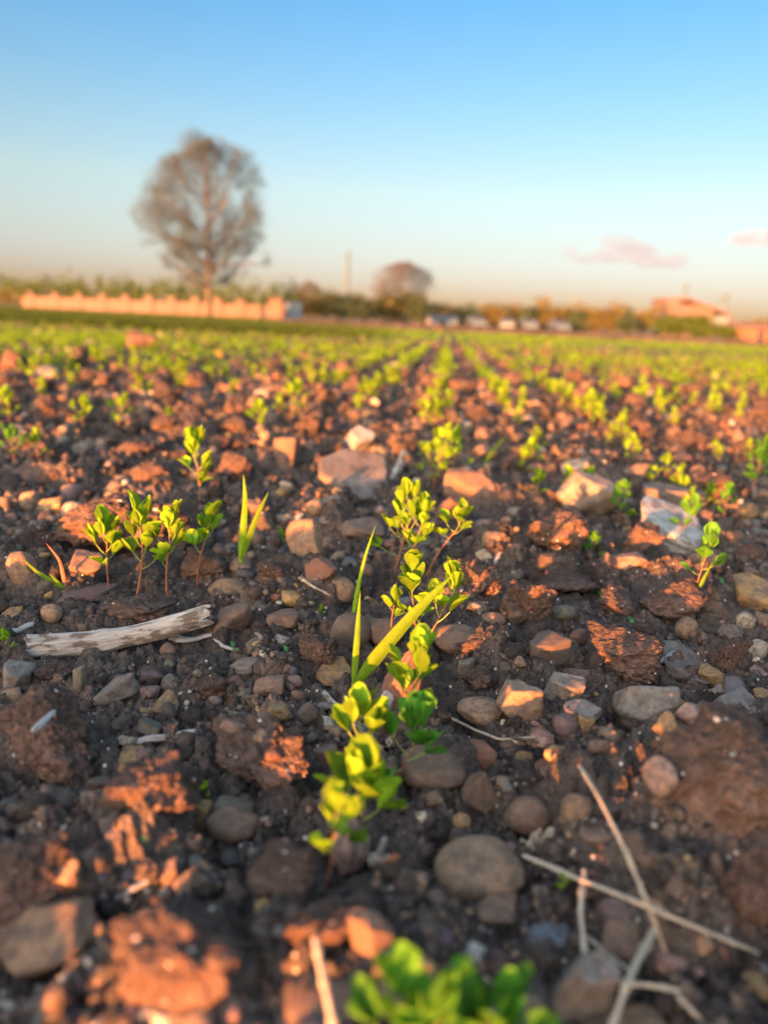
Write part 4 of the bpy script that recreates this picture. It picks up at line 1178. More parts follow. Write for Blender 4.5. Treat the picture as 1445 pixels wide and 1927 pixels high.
# cloddy bare earth between the crop and the far trees
n = 9000
yy_ = 24 + 60 * rng.random(n) ** 1.4; xx_ = yy_ * rng.uniform(-0.16, 0.75, n); sz_ = rng.uniform(0.08, 0.24, n) * (0.6 + yy_ / 80)
v, f = scatter(cp, np.stack([xx_, yy_, sz_ * 0.1], -1), sz_[:, None] * np.array([1.2, 1, 0.6]), rng)
tag(obj('plough_clods', mk_mesh('plough_clods', v, [f], [M_CRUMB])), kind='stuff')

# ------------------------------------------------------------------ sticks, straws, roots
def stick_along(name, pxs, rad_px, mat, label, cat, flat=1.0, k=8, lift=0.25, rough=0.1, taper=0.7, z=None, n=60, land=None, broken=False):
    """pxs: pixel path; optional third entry is height above the ground in metres"""
    P = []
    for q in pxs:
        g, t = ground_at(q[0], q[1] + (0 if len(q) < 3 else 0))
        if len(q) > 2:      # the path point stands above the ground: slide towards the camera along the ray
            d = ray(q[0], q[1]); t2 = t * (1 - q[2] / (CAM_H - g[2])); g = np.array([t2 * d[0], t2 * d[1], CAM_H + t2 * d[2]]); t = t2
        P.append((g, t))
    R = np.array([rad_px * t / FPX for g, t in P]); P = np.array([g for g, t in P])
    P[:, 2] += R * lift
    c = P[0]; d = P[-1] - P[0]; L = np.linalg.norm(d)
    F = frame(d)                               # local X along the stick
    Q = (P - c) @ F
    u = np.linspace(0, len(Q) - 1, n)
    S_ = np.stack([np.interp(u, np.arange(len(Q)), Q[:, i]) for i in range(3)], -1); rr_ = np.interp(u, np.arange(len(Q)), R)
    if len(Q) > 2:
        for _ in range(4): S_[1:-1] = (S_[:-2] + 2 * S_[1:-1] + S_[2:]) / 4
    nz = vn3(np.stack([u * 1.7, u * 0, u * 0 + len(name)], -1) + hash(label[:3]) % 3 * 0, 5)
    S_[1:-1, 2] += nz[1:-1] * rr_[1:-1] * rough * 6; S_[1:-1, 1] += vn3(np.stack([u * 1.3, u * 0 + 3, u * 0], -1), 8)[1:-1] * rr_[1:-1] * rough * 8
    rr_ = rr_ * (1 - (1 - taper) * np.linspace(0, 1, n)) * (1 + nz * rough * 3)
    if mat is M_STRAW and k == 8:      # nodes along the stalk, flattened between them
        rr_ = rr_ * 0.68; flat = 0.72
        for nd in (0.18, 0.55, 0.86): rr_ = rr_ * (1 + 0.5 * np.exp(-((np.linspace(0, 1, n) - nd) * 28) ** 2))
    mb = MB(); mb.tube(S_, rr_, k, 0, True, flat)
    me = mb.mesh(name, [mat])
    if broken:
        pass
    o = obj(name, me)
    M = Matrix([[F[i, j] for j in range(3)] for i in range(3)]).to_4x4(); M.translation = Vector(c)
    o.matrix_world = M
    tag(o, unique(label), cat)
    if land: landmarks.append((land, pxs[0][0], pxs[0][1]))
    return o

def driftwood():
    g0, t0 = ground_at(62, 1232); g1, t1 = ground_at(380, 1205)
    px = t0 / FPX
    c = (g0 + g1) / 2; d = g1 - g0; L = np.linalg.norm(d) + 18 * px
    az = math.atan2(d[1], d[0])
    n, k = 170, 48
    u = np.linspace(0, 1, n); th = np.linspace(0, 2 * math.pi, k, endpoint=False)
    X = (u - 0.5) * L
    zc = (0.5 + 1.5 * (u - 0.42) ** 2 * 4 * 0.55 + 0.10 * u) * 20 * px
    rad = (24 + 2.5 * np.exp(-((u - 0.42) / 0.05) ** 2) - 3.0 * u + 1.5 * np.sin(u * 9)) * px
    U, T = np.meshgrid(u, th, indexing='ij')
    P = np.stack([U.ravel() * L * 40, np.cos(T).ravel() * 2.2, np.sin(T).ravel() * 2.2], -1)
    ridg = vn3(P * np.array([0.25, 2.6, 2.6]), 3) * 0.16 + vn3(P * np.array([0.6, 6, 6]), 4) * 0.08 + vn3(P * np.array([2.5, 3, 3]), 6) * 0.05
    peel = np.where(vn3(P * np.array([0.5, 0.8, 0.8]) + 4, 9) > 0.12, 0.07, 0.0)
    knot = 0.35 * np.exp(-(((U - 0.42) * 14) ** 2 + ((T - 4.9) * 1.6) ** 2)).ravel()
    R = np.repeat(rad, k) * (1 + ridg + peel + knot)
    ya = 1.0; Yv = np.cos(T).ravel() * R * ya; Zv = np.sin(T).ravel() * R * 0.88 + np.repeat(zc, k)
    Xv = np.repeat(X, k)
    # splintered ends
    jag = vn3(np.stack([np.cos(T).ravel() * 3, np.sin(T).ravel() * 3, T.ravel() * 0], -1), 12)
    Xv = Xv + np.where(U.ravel() > 0.93, (U.ravel() - 0.93) / 0.07 * jag * 34 * px, 0) + np.where(U.ravel() < 0.04, (0.04 - U.ravel()) / 0.04 * jag * 14 * px, 0)
    V = np.stack([Xv, Yv, Zv], -1)
    i = np.arange(n - 1)[:, None] * k + np.arange(k)[None, :]; j = np.arange(n - 1)[:, None] * k + (np.arange(k)[None, :] + 1) % k
    f = np.stack([i, j, j + k, i + k], -1).reshape(-1, 4)
    mb = MB(); mb.add(V, f)
    for e, sgn in ((0, 1), (n - 1, -1)):
        ring = V[e * k:(e + 1) * k]; cen = ring.mean(0) + np.array([sgn * 6 * px, 0, 0])
        inner = cen + (ring - ring.mean(0)) * 0.45 + np.array([1, 0, 0]) * (jag[:k, None] * 22 * px) * 0
        vv = np.vstack([ring, inner, cen[None]]); q = np.arange(k)
        mb.add(vv, np.stack([q, (q + 1) % k, (q + 1) % k + k, q + k], -1)); mb.add(vv, np.stack([q + k, (q + 1) % k + k, np.full(k, 2 * k)], -1))
    o = obj('driftwood_stick', mb.mesh('driftwood_stick', [M_WOOD]))
    z = float(max(g0[2], g1[2])) ; o.location = (c[0], c[1], z + 4 * px); o.rotation_euler = (0, -math.radians(3), az)
    tag(o, unique('thick bleached driftwood stick with a splintered right end lying at the left'), 'stick')
    landmarks.append(('the driftwood stick', 200, 1235))
driftwood()
for args in [
    ('wood_chip', [(328, 1208), (365, 1203), (402, 1195)], 11, M_WOODG, 'flat grey splinter poking out at the right end of the driftwood stick', 'splinter', dict(flat=0.5)),
    ('twig', [(398, 1200), (420, 1216), (440, 1224)], 5, M_WOODG, 'short curved grey twig right of the driftwood stick', 'twig', {}),
    ('stick', [(-20, 1200), (30, 1188), (64, 1178)], 10, M_WOODG, 'pale grey stick cut by the left edge', 'stick', dict(flat=0.7)),
    ('stick', [(250, 1400), (310, 1388), (368, 1380)], 8, M_WOODG, 'short grey stick beside the wide seed clod', 'stick', {}),
    ('straw_stalk', [(985, 1612, .006), (1080, 1652, .010), (1210, 1705, .013), (1330, 1755, .010), (1425, 1795, .004)], 8, M_STRAW, 'long straight straw lying across the lower right', 'straw', dict(rough=0.03)),
    ('grass_stalk', [(1065, 1402, .010), (1120, 1490, .024), (1180, 1610, .026), (1215, 1695, .020), (1250, 1790, .006)], 5, M_STRAW, 'thin dry grass stalk crossing over the long straw', 'straw', dict(rough=0.03, taper=1.2)),
    ('straw_stalk', [(1098, 1640, .004), (1092, 1720, .008), (1100, 1815, .008), (1110, 1835, .006)], 8, M_STRAW, 'bent upright straw below the long straw', 'straw', dict(rough=0.05)),
    ('straw_stalk', [(1112, 1838, .004), (1180, 1850, .010), (1278, 1868, .006)], 9, M_STRAW, 'short thick straw lying level at the bottom right', 'straw', dict(rough=0.08)),
    ('straw_stalk', [(1228, 1752, .006), (1180, 1850, .020), (1140, 1960, .020)], 10, M_STRAW, 'blurred straw slanting up from the bottom edge', 'straw', dict(rough=0.03)),
    ('straw_stalk', [(1100, 1762, .004), (1150, 1800, .010), (1195, 1838, .006)], 5, M_STRAW, 'thin straw slanting between the bent and the level straw', 'straw', {}),
    ('straw_stalk', [(1270, 1875, .004), (1330, 1930, .004)], 8, M_STRAW, 'straw end in the bottom right corner', 'straw', {}),
    ('straw_stalk', [(592, 1768, .022), (608, 1840, .022), (632, 1960, .016)], 9, M_STRAW, 'upright blurred straw at the bottom left of centre', 'straw', dict(rough=0.02, taper=1.1)),
    ('root', [(820, 1332), (850, 1352), (900, 1378, .004), (940, 1392, .004), (1040, 1386, .002)], 3.2, M_STRAW, 'thin curved root right of the dark leaved seedling', 'root', dict(k=6)),
    ('root', [(960, 1388, .002), (1030, 1400, .004), (1100, 1448, .002), (1140, 1480, .002), (1162, 1508)], 2.6, M_STRAWD, 'dark forked root running towards the biggest clod', 'root', dict(k=6)),
    ('root', [(1100, 1470), (1140, 1460, .002), (1180, 1448)], 4, M_STRAWD, 'short dark twig at the left foot of the biggest clod', 'twig', dict(k=6)),
    ('stick', [(1122, 1112), (1150, 1142), (1188, 1170)], 6, M_COTY, 'pale green stick end at the low wide clod', 'stick', dict(flat=0.8)),
    ('metal_bit', [(1240, 1250, .003), (1262, 1232, .003), (1286, 1214, .003)], 8, M_METAL, 'shiny grey metal bit leaning on the oblong clod', 'metal bit', dict(flat=0.5, taper=0.95)),
    ('twig', [(1283, 1158), (1320, 1140), (1352, 1132)], 4, M_STRAWD, 'dark twig behind the rounded tan pebble', 'twig', {}),
    ('twig', [(562, 1088, .002), (590, 1104, .003), (622, 1122)], 5, M_STRAW, 'pale twig in front of the reddish stone', 'twig', {}),
    ('twig', [(938, 1060), (944, 1040), (952, 1020)], 8, M_WOODG, 'upright grey twig left of the lumpy clod', 'twig', {}),
    ('twig', [(605, 1305), (622, 1318), (642, 1338)], 7, M_WOOD, 'short tan twig left of the wheat foot', 'twig', {}),
    ('twig', [(742, 900, .002), (752, 872, .010), (762, 850, .016)], 7, M_WOOD, 'short orange lit twig leaning behind the big flat slab', 'twig', {}),
    ('twig', [(210, 1700), (250, 1672, .004), (300, 1650, .006), (330, 1662, .003)], 9, M_WOODG, 'blurred pale curved twig above the corner stone', 'twig', dict(flat=0.6)),
    ('twig', [(455, 1118), (500, 1115), (545, 1120)], 4, M_STRAW, 'thin tan twig right of the flat pale tan pebble', 'twig', {}),
    ('twig', [(0, 1157), (40, 1157), (75, 1160)], 3, M_STRAW, 'hair thin root left of the orange ball stone', 'root', {}),
    ('twig', [(70, 1375, .03), (100, 1340, .032)], 9, M_WOODG, 'pale splinter on top of the left edge clod', 'splinter', dict(flat=0.5)),
    ('twig', [(715, 1630), (716, 1600, .006), (722, 1580, .010)], 9, M_WOODG, 'pale upright chip right of the tall pinkish stone', 'splinter', dict(flat=0.5)),
    ('twig', [(1060, 1640), (1072, 1610, .004), (1080, 1600, .006)], 6, M_STRAW, 'small fibre behind the long straw', 'twig', {}),
]:
    stick_along(*args[:6], **args[6])

# ring shaped husk, seed, dry leaf, fluffy seed head
def ring_husk():
    P, t = ground_at(1164, 1338); px = t / FPX; m = MB()
    a = np.linspace(-0.6, 3.4, 24)
    n = []
    for w in (-7, 7):
        n.append(np.stack([np.cos(a) * 17 * px, np.full(24, w * px), np.sin(a) * 17 * px + 15 * px], -1))
    n.append(np.stack([np.cos(a) * 14 * px, np.full(24, 7 * px), np.sin(a) * 14 * px + 15 * px], -1)); n.append(np.stack([np.cos(a) * 14 * px, np.full(24, -7 * px), np.sin(a) * 14 * px + 15 * px], -1))
    V = np.stack(n, 1).reshape(-1, 3)
    i = np.arange(23)[:, None] * 4 + np.arange(4)[None, :]; j = np.arange(23)[:, None] * 4 + (np.arange(4)[None, :] + 1) % 4
    m.add(V, np.stack([i, j, j + 4, i + 4], -1).reshape(-1, 4)); m.add(V[:4], [[0, 1, 2, 3]]); m.add(V[-4:], [[3, 2, 1, 0]])
    o = obj('husk', m.mesh('husk', [M_STRAWD])); o.location = P; o.rotation_euler = (0, 0, 0.5)
    tag(o, unique('curled brown ring shaped husk at the left foot of the pyramid stone'), 'husk')
ring_husk()
def small_item(kind, v, mat, px, py, w, h, name, label, cat, up):
    P, t = ground_at(px, py); s = t / FPX
    o = obj(name, stone_mesh(kind, v, 4)); o.material_slots[0].link = 'OBJECT'; o.material_slots[0].material = mat
    d = ray(px, py); t2 = t * (1 - up / (CAM_H - P[2]))
    o.location = (t2 * d[0], t2 * d[1], CAM_H + t2 * d[2]); o.scale = (w * s, h * s * 1.2, h * s); o.rotation_euler = (0, 0.3, 0.2)
    tag(o, unique(label), cat)
small_item('round', 3, SM['maroon'], 515, 1420, 34, 20, 'seed', 'shiny dark maroon bean shaped seed on the wide seed clod', 'seed', 0.022)
for px, py, w, h, c, kk, lab, up in [(1242, 1460, 40, 60, 'pink', 'round', 'pinkish pebble stuck in the front of the biggest clod', 0.028),
                         (1256, 1365, 36, 44, 'ochre', 'angular', 'ochre stone stuck on the top left of the biggest clod', 0.030),
                         (1362, 1418, 40, 28, 'tan', 'round', 'tan pebble stuck in the right side of the biggest clod', 0.032),
                         (1300, 1345, 56, 36, 'pink', 'angular', 'pale pointed stone forming the crest of the biggest clod', 0.03),
                         (500, 1390, 44, 30, 'tan', 'angular', 'sunlit pale stone on the right of the wide seed clod', 0.026),
                         (440, 1365, 44, 18, 'pink', 'slab', 'flat pinkish flake on the crest of the wide seed clod', 0.028)]:
    small_item(kk, 3, SM[c], px, py, w, h, 'stone' if kk != 'round' else 'pebble', lab, 'stone', up)
def dry_leaf(px, py, w, h, label, seed):
    P, t = ground_at(px, py); s = t / FPX
    u = np.linspace(-1, 1, 26); U, V = np.meshgrid(u, u, indexing='ij')
    p = np.stack([U.ravel(), V.ravel(), 0 * U.ravel()], -1)
    X = U + 0.5 * vn3(p * 2, seed).reshape(U.shape); Z = 0.9 + 1.6 * vn3(p * 2.6 + 5, seed + 1).reshape(U.shape) + 0.6 * vn3(p * 6, seed + 2).reshape(U.shape)
    Y = V * 0.7 + 0.6 * vn3(p * 2.3, seed + 3).reshape(U.shape)
    v = np.stack([X.ravel() * w / 2 * s, Y.ravel() * w / 2 * s, Z.ravel() * h / 2 * s], -1)
    i = np.arange(25)[:, None] * 26 + np.arange(25)[None, :]
    f = np.stack([i, i + 26, i + 27, i + 1], -1).reshape(-1, 4)
    keep = (np.hypot(U, V).ravel()[f].mean(1) < 0.95 + 0.25 * vn3(p * 3, seed + 7)[f[:, 0]])
    m = MB(); m.add(v, f[keep]); o = obj('dry_leaf', m.mesh('dry_leaf', [SM['cream']])); o.location = P
    tag(o, unique(label), 'dry leaf')
dry_leaf(1012, 1600, 66, 50, 'crumpled whitish dry leaf between the egg shaped pebble and the largest pebble', 4)
dry_leaf(1370, 1318, 80, 30, 'whitish mouldy crumpled leaf behind the biggest clod', 11)
def seed_head():
    P, t = ground_at(482, 1545); s = t / FPX; m = MB(); r = random.Random(3)
    for i in range(34):
        a = r.uniform(-0.45, 0.15); L = r.uniform(25, 52) * s; e = r.uniform(0, 0.5)
        p0 = np.array([0, 0, 4 * s]); p1 = p0 + np.array([math.cos(a) * L, r.uniform(-.2, .2) * L, math.sin(e) * L * 0.25])
        m.tube([p0, (p0 + p1) / 2 + np.array([0, 0, 3 * s]), p1], [0.7 * s, 0.6 * s, 0.4 * s], 3)
    o = obj('dry_grass', m.mesh('dry_grass', [M_STRAW])); o.location = P
    tag(o, unique('feathery dry grass head below the wide seed clod'), 'seed head')
seed_head()

# ------------------------------------------------------------------ far background
def leaf_clump(mb, c, rad, n, size, r, mi=0):
    """many small leaf faces through an uneven ellipsoid"""
    k = max(6, n // 60); cs = r.normal(size=(k, 3)) * 0.42; cs[:, 2] *= 0.9
    who = r.integers(0, k, n)
    p = cs[who] + r.normal(size=(n, 3)) * 0.23
    p = np.asarray(c) + p * np.asarray(rad)
    a = r.normal(size=(n, 3)); a /= np.linalg.norm(a, axis=1, keepdims=True)
    b = np.cross(a, r.normal(size=(n, 3))); b /= np.linalg.norm(b, axis=1, keepdims=True)
    s = size * r.uniform(0.6, 1.4, n)[:, None]
    V = np.stack([p - a * s, p + b * s * 0.6, p + a * s, p - b * s * 0.6], 1).reshape(-1, 3)
    mb.add(V, np.arange(4 * n).reshape(n, 4), mi)

def twig_tree(H, crown_lo, W, seed, levels=6, trunk_r=0.02, mat=M_TWIG, bmat=M_BARK, name='bare_tree', egg=0.0, kmin=3):
    """bare tree: trunk and limbs, plus a crown of fine twigs kept inside an egg; local origin at the foot"""
    r = random.Random(seed); trunk = MB(); crown = MB()
    cz = (crown_lo + H) / 2; rz = (H - crown_lo) / 2
    def inside(p):
        az_ = math.atan2(p[1], p[0]); q = (p[2] - cz) / rz
        k_ = 1 + 0.06 * math.sin(3 * az_ + 4 * q + seed) + 0.06 * math.sin(5 * az_ - 7 * q + 2 * seed) + 0.04 * math.sin(11 * q + 2 * az_)
        wq = 1.0 - 0.12 * max(0, q) ** 2
        return ((p[0] / (W / 2 * wq)) ** 2 + (p[1] / (W / 2 * wq)) ** 2 + q * q) / (k_ * k_) + r.uniform(-0.30, 0.10)
    def grow(p, d, L, rad, lev):
        n = 5; pts = [p]; dd = d.copy()
        for i in range(n):
            dd = dd + np.array([r.uniform(-.16, .16), r.uniform(-.16, .16), r.uniform(-.05, .12)]); dd /= np.linalg.norm(dd)
            q = pts[-1] + dd * L / n
            if lev > 0 and inside(q) > 1.0: break
            pts.append(q)
        if len(pts) < 2: return
        m = len(pts)
        (trunk if lev <= 1 else crown).tube(pts, np.linspace(rad, rad * 0.6, m), 6 if lev <= 1 else 4 if lev < 4 else 3, 0, False)
        if lev >= levels: return
        nb = [9, 7, 6, 5, 4, 4][min(lev, 5)]
        for b in range(nb):
            u = r.uniform(0.25, 1.0) if lev else r.uniform(0.0, 1.0)
            k = min(int(u * (m - 1)), m - 2); base = pts[k] + (pts[k + 1] - pts[k]) * (u * (m - 1) - k)
            az = r.uniform(0, 6.28); sp = r.uniform(0.45, 1.0)
            e = frame(dd); nd = e[:, 0] * math.cos(sp) + (e[:, 1] * math.cos(az) + e[:, 2] * math.sin(az)) * math.sin(sp)
            nd[2] += 0.12; nd /= np.linalg.norm(nd)
            grow(base, nd, L * r.uniform(0.5, 0.68) * 1.02, max(rad * 0.46, 0.0045 * H / 18), lev + 1)
    # trunk in two segments, limbs leave along the whole upper part
    n = 12; pts = [np.array([0.0, 0, -0.1])]
    wob = [0.03 * H * 0.35 * math.sin(i * 0.9 + seed) for i in range(n + 1)]
    for i in range(1, n + 1): pts.append(np.array([wob[i] * 0.3 - 0.01 * i * H / 18, wob[(i + 3) % n] * 0.3, H * 0.9 * i / n]))
    pr = [trunk_r * H * (1.25 if i == 0 else 1.0) * (1 - 0.9 * (i / n) ** 1.1) + 0.02 for i in range(n + 1)]
    trunk.tube(pts, pr, 9, 0, False)
    nl = 40
    for i in range(nl):
        u = (crown_lo * 0.82 + (H * 0.88 - crown_lo * 0.82) * (i / (nl - 1)) ** 0.9) / (H * 0.9)
        k = min(int(u * n), n - 1); base = pts[k] + (pts[k + 1] - pts[k]) * (u * n - k)
        az = i * 2.4 + r.uniform(-.3, .3); el = 0.0 + 1.25 * u ** 1.8 + r.uniform(-0.25, 0.3)
        hz = max(0.25, 1 - ((base[2] - cz) / rz) ** 2) ** 0.5
        L = max(0.2 * W, W * 0.5 * hz * 1.0) * r.uniform(0.75, 1.1)
        grow(base, dirv(az, el), L, pr[k] * 0.42, 1)
    return trunk, crown

def far_thing(name, label, cat, loc, rz=0, group=None):
    o = empty(name, loc, rz); tag(o, unique(label), cat, group); return o
# the lone tree
Yt = 70.0; b = at_depth(394, 603, Yt); mpp = Yt / FPX * 1.03
root = far_thing('bare_tree', 'tall lone leafless tree with an egg shaped crown in front of the wall', 'tree', (b.x, b.y, 0))
Ht = (b.z) + 0; HT = 285 * mpp
tr, cr = twig_tree(HT, 44 * mpp, 235 * mpp, 4, levels=5)
obj('trunk', tr.mesh('trunk', [M_BARK]), root); obj('crown', cr.mesh('crown', [M_TWIG]), root)
print('tree faces', sum(len(q) for q in cr.f[4]))

# boundary wall with pillars
def far_wall():
    Yr, Yl = 76.0, 96.0
    pxs = [62, 108, 153, 198, 241, 285, 327, 370, 413, 457, 520]
    A = at_depth(535, 608, Yr); B = at_depth(45, 581, Yl)
    root = far_thing('boundary_wall', 'long low sandstone wall with square pillars at the left edge of the field', 'wall', (A.x, A.y, 0))
    ax = np.array([B.x - A.x, B.y - A.y]); Lw = np.linalg.norm(ax); az = math.atan2(ax[1], ax[0]); e = ax / Lw
    m = MB(); m.box((e[0] * Lw / 2, e[1] * Lw / 2, 0.6), (Lw, 0.3, 1.2), az); obj('wall_panel', m.mesh('wall_panel', [M_WALL], False), root)
    m = MB(); m.box((e[0] * Lw / 2, e[1] * Lw / 2, 1.24), (Lw, 0.42, 0.08), az); obj('coping', m.mesh('coping', [M_WALL], False), root)
    for i, p in enumerate(pxs):
        # where the wall's line meets the pixel column
        best = min(np.linspace(0, 1, 600), key=lambda s: abs(to_px(A.x + ax[0] * s, A.y + ax[1] * s, 1.0)[0] - p))
        q = ax * best; w = 1.7 if i == len(pxs) - 1 else 0.95; h = 1.95 if i == len(pxs) - 1 else 1.68
        m = MB(); m.box((q[0], q[1], h / 2), (w, 0.6, h), az); c = MB(); c.box((q[0], q[1], h + 0.06), (w + 0.18, 0.78, 0.14), az)
        pil = obj('pillar', m.mesh('pillar', [M_WALL], False), root); obj('cap', c.mesh('cap', [M_WALL], False), pil)
far_wall()
c1 = at_depth(548, 608, 80)
root = far_thing('garden_wall', 'short pale grey wall just right of the end pillar', 'wall', (c1.x, c1.y, 0))
m = MB(); m.box((0.2, 0, 0.85), (1.7, 0.3, 1.7)); obj('wall_panel', m.mesh('wall_panel', [M_WALLG], False), root)
m = MB(); m.box((0.2, 0, 1.75), (1.8, 0.4, 0.1)); obj('coping', m.mesh('coping', [M_WALLG], False), root)

nr = np.random.default_rng(77)
def hedge(px0, py0, px1, py1, Y0, Y1, h, label, mat, dens=90, name='hedge'):
    A = at_depth(px0, py0, Y0); B = at_depth(px1, py1, Y1)
    root = far_thing(name, label, 'hedge', (A.x, A.y, 0))
    d = np.array([B.x - A.x, B.y - A.y]); L = np.linalg.norm(d); n = int(L * 1.2); m = MB(); st_ = MB()
    for i in range(n):
        s = (i + 0.5) / n; hh = h * (0.85 + 0.3 * nr.random())
        leaf_clump(m, (d[0] * s, d[1] * s, hh * 0.55), (1.0, 1.0, hh * 0.5), dens, 0.16, nr)
        if i % 2 == 0:
            st_ = MB(); st_.tube([(d[0] * s, d[1] * s, -0.05), (d[0] * s + .1, d[1] * s, hh * 0.6)], [0.06, 0.03], 5); obj('stem', st_.mesh('stem', [M_BARK]), root)
    obj('foliage', m.mesh('foliage', [mat], False), root)
hedge(-60, 575, 560, 606, 110, 84, 3.9, 'long dark green hedge running behind the pillared wall', M_HEDGE, 150)
hedge(-80, 575, 50, 580, 100, 98, 1.6, 'brownish low hedge at the far left end of the pillared wall', M_SHRUB_BROWN, 120)

def shrub(px, pby, top, wpx, Y, mat, label, bare=False, cat='tree', name='orchard_tree', group=None, n=1600):
    b = at_depth(px, pby, Y); s = Y / FPX; H = (pby - top) * s + max(0, b.z) * 0; W = wpx * s
    root = far_thing(name, label, cat, (b.x, b.y, 0), 0, group)
    if bare:
        tr, cr = twig_tree(H, H * 0.12, W, px, levels=5, mat=M_TWIGR)
        obj('trunk', tr.mesh('trunk', [M_BARK]), root); obj('crown', cr.mesh('crown', [M_TWIGR]), root); return
    m = MB(); t_ = MB()
    leaf_clump(m, (0, 0, H * 0.56), (W * 0.62, W * 0.5, H * 0.42), n + 500, 0.12 + H * 0.012, nr)
    t_.tube([(0, 0, -0.05), (0.05, 0, H * 0.3), (0, 0, H * 0.6)], [0.14, 0.11, 0.05], 7)
    for q in range(3): a = q * 2.1 + px; t_.tube([(0.04, 0, H * 0.28), (math.cos(a) * W * .2, math.sin(a) * W * .2, H * 0.6)], [0.08, 0.03], 5)
    obj('trunk', t_.mesh('trunk', [M_BARK]), root); obj('crown', m.mesh('crown', [mat], False), root)
Bn, Tl = M_SHRUB_BROWN, M_SHRUB_TEAL
OG = 'orchard trees along the far edge of the field'
for px, pby, top, w, Y, mat, lab in [
    (585, 611, 566, 50, 92, Bn, 'brownish orchard tree beside the short grey wall'),
    (608, 612, 560, 40, 100, Tl, 'dark tree left of the slender chimney foot'),
    (632, 613, 562, 46, 95, Bn, 'olive brown tree directly below the slender chimney'),
    (662, 613, 566, 44, 88, Tl, 'dark bluish tree between the chimney and the big bare tree'),
    (705, 616, 565, 46, 95, Bn, 'brown tree at the left foot of the big rounded bare tree'),
    (742, 618, 556, 60, 98, Bn, 'ochre brown tree in front of the big rounded bare tree'),
    (783, 620, 570, 30, 90, Tl, 'narrow dark bluish tree at the right foot of the big bare tree'),
    (812, 620, 576, 44, 105, Bn, 'brown tree above the leftmost parked car'),
    (850, 622, 582, 46, 110, Bn, 'brown tree above the second parked car'),
    (885, 622, 586, 26, 104, Tl, 'small dark bluish tree above the third parked car'),
    (925, 626, 579, 52, 106, Bn, 'round ochre tree left of the fourth parked car'),
    (962, 627, 580, 46, 110, Bn, 'ochre tree above the fourth parked car'),
    (990, 628, 590, 26, 104, Tl, 'small dark bluish tree above the fifth parked car'),
    (1028, 630, 580, 56, 106, Bn, 'wide ochre tree right of the fifth parked car'),
    (1062, 632, 582, 44, 110, Bn, 'ochre tree above the rightmost parked car'),
    (1083, 633, 592, 24, 104, Tl, 'slim dark bluish tree right of the rightmost parked car'),
    (1118, 635, 584, 60, 106, Bn, 'broad ochre tree midway between the cars and the orange barn'),
    (1152, 637, 586, 44, 108, Bn, 'ochre tree just left of the dark gap tree'),
    (1176, 639, 600, 26, 98, Tl, 'dark narrow tree two trees left of the orange barn'),
    (1206, 640, 590, 50, 106, Bn, 'ochre tree just left of the orange barn'),
    (566, 610, 572, 40, 104, Bn, 'low brown tree right behind the short grey wall'),
    (648, 613, 574, 40, 108, Bn, 'brown tree right of the slender chimney foot'),
    (684, 615, 572, 40, 104, Bn, 'brown tree just left of the trunk of the big rounded bare tree'),
    (765, 619, 566, 50, 108, Bn, 'brown tree right of the trunk of the big rounded bare tree'),
    (868, 623, 588, 40, 114, Bn, 'low brown tree between the second and third parked cars'),
    (905, 625, 588, 44, 116, Bn, 'low ochre tree just right of the third parked car'),
    (1005, 630, 588, 44, 118, Bn, 'low ochre tree just right of the fifth parked car'),
    (1098, 634, 590, 44, 118, Bn, 'low ochre tree two trees right of the rightmost parked car'),
    (1420, 648, 605, 60, 116, Bn, 'ochre tree behind the red brick hut at the right edge'),
]:
    shrub(px, pby, top, w, Y, mat, lab, group=OG)
shrub(755, 618, 512, 125, 120, None, 'big rounded bare reddish tree rising above the tree line', bare=True, name='bare_tree')
shrub(580, 611, 545, 60, 130, None, 'faint bare tree behind the end of the pillared wall', bare=True, name='bare_tree')
for px, pby, top, w, Y, lab in [(1255, 643, 605, 50, 88, 'dark olive tree in front of the left end of the orange barn'), (1295, 645, 603, 60, 86, 'dark olive tree in front of the middle of the orange barn'),
                                (1335, 647, 618, 60, 82, 'low dark green bush between the barn and the brick hut')]:
    shrub(px, pby, top, w, Y, M_HEDGE, lab, name='olive_tree' if 'tree' in lab else 'bush', cat='tree' if 'tree' in lab else 'bush')

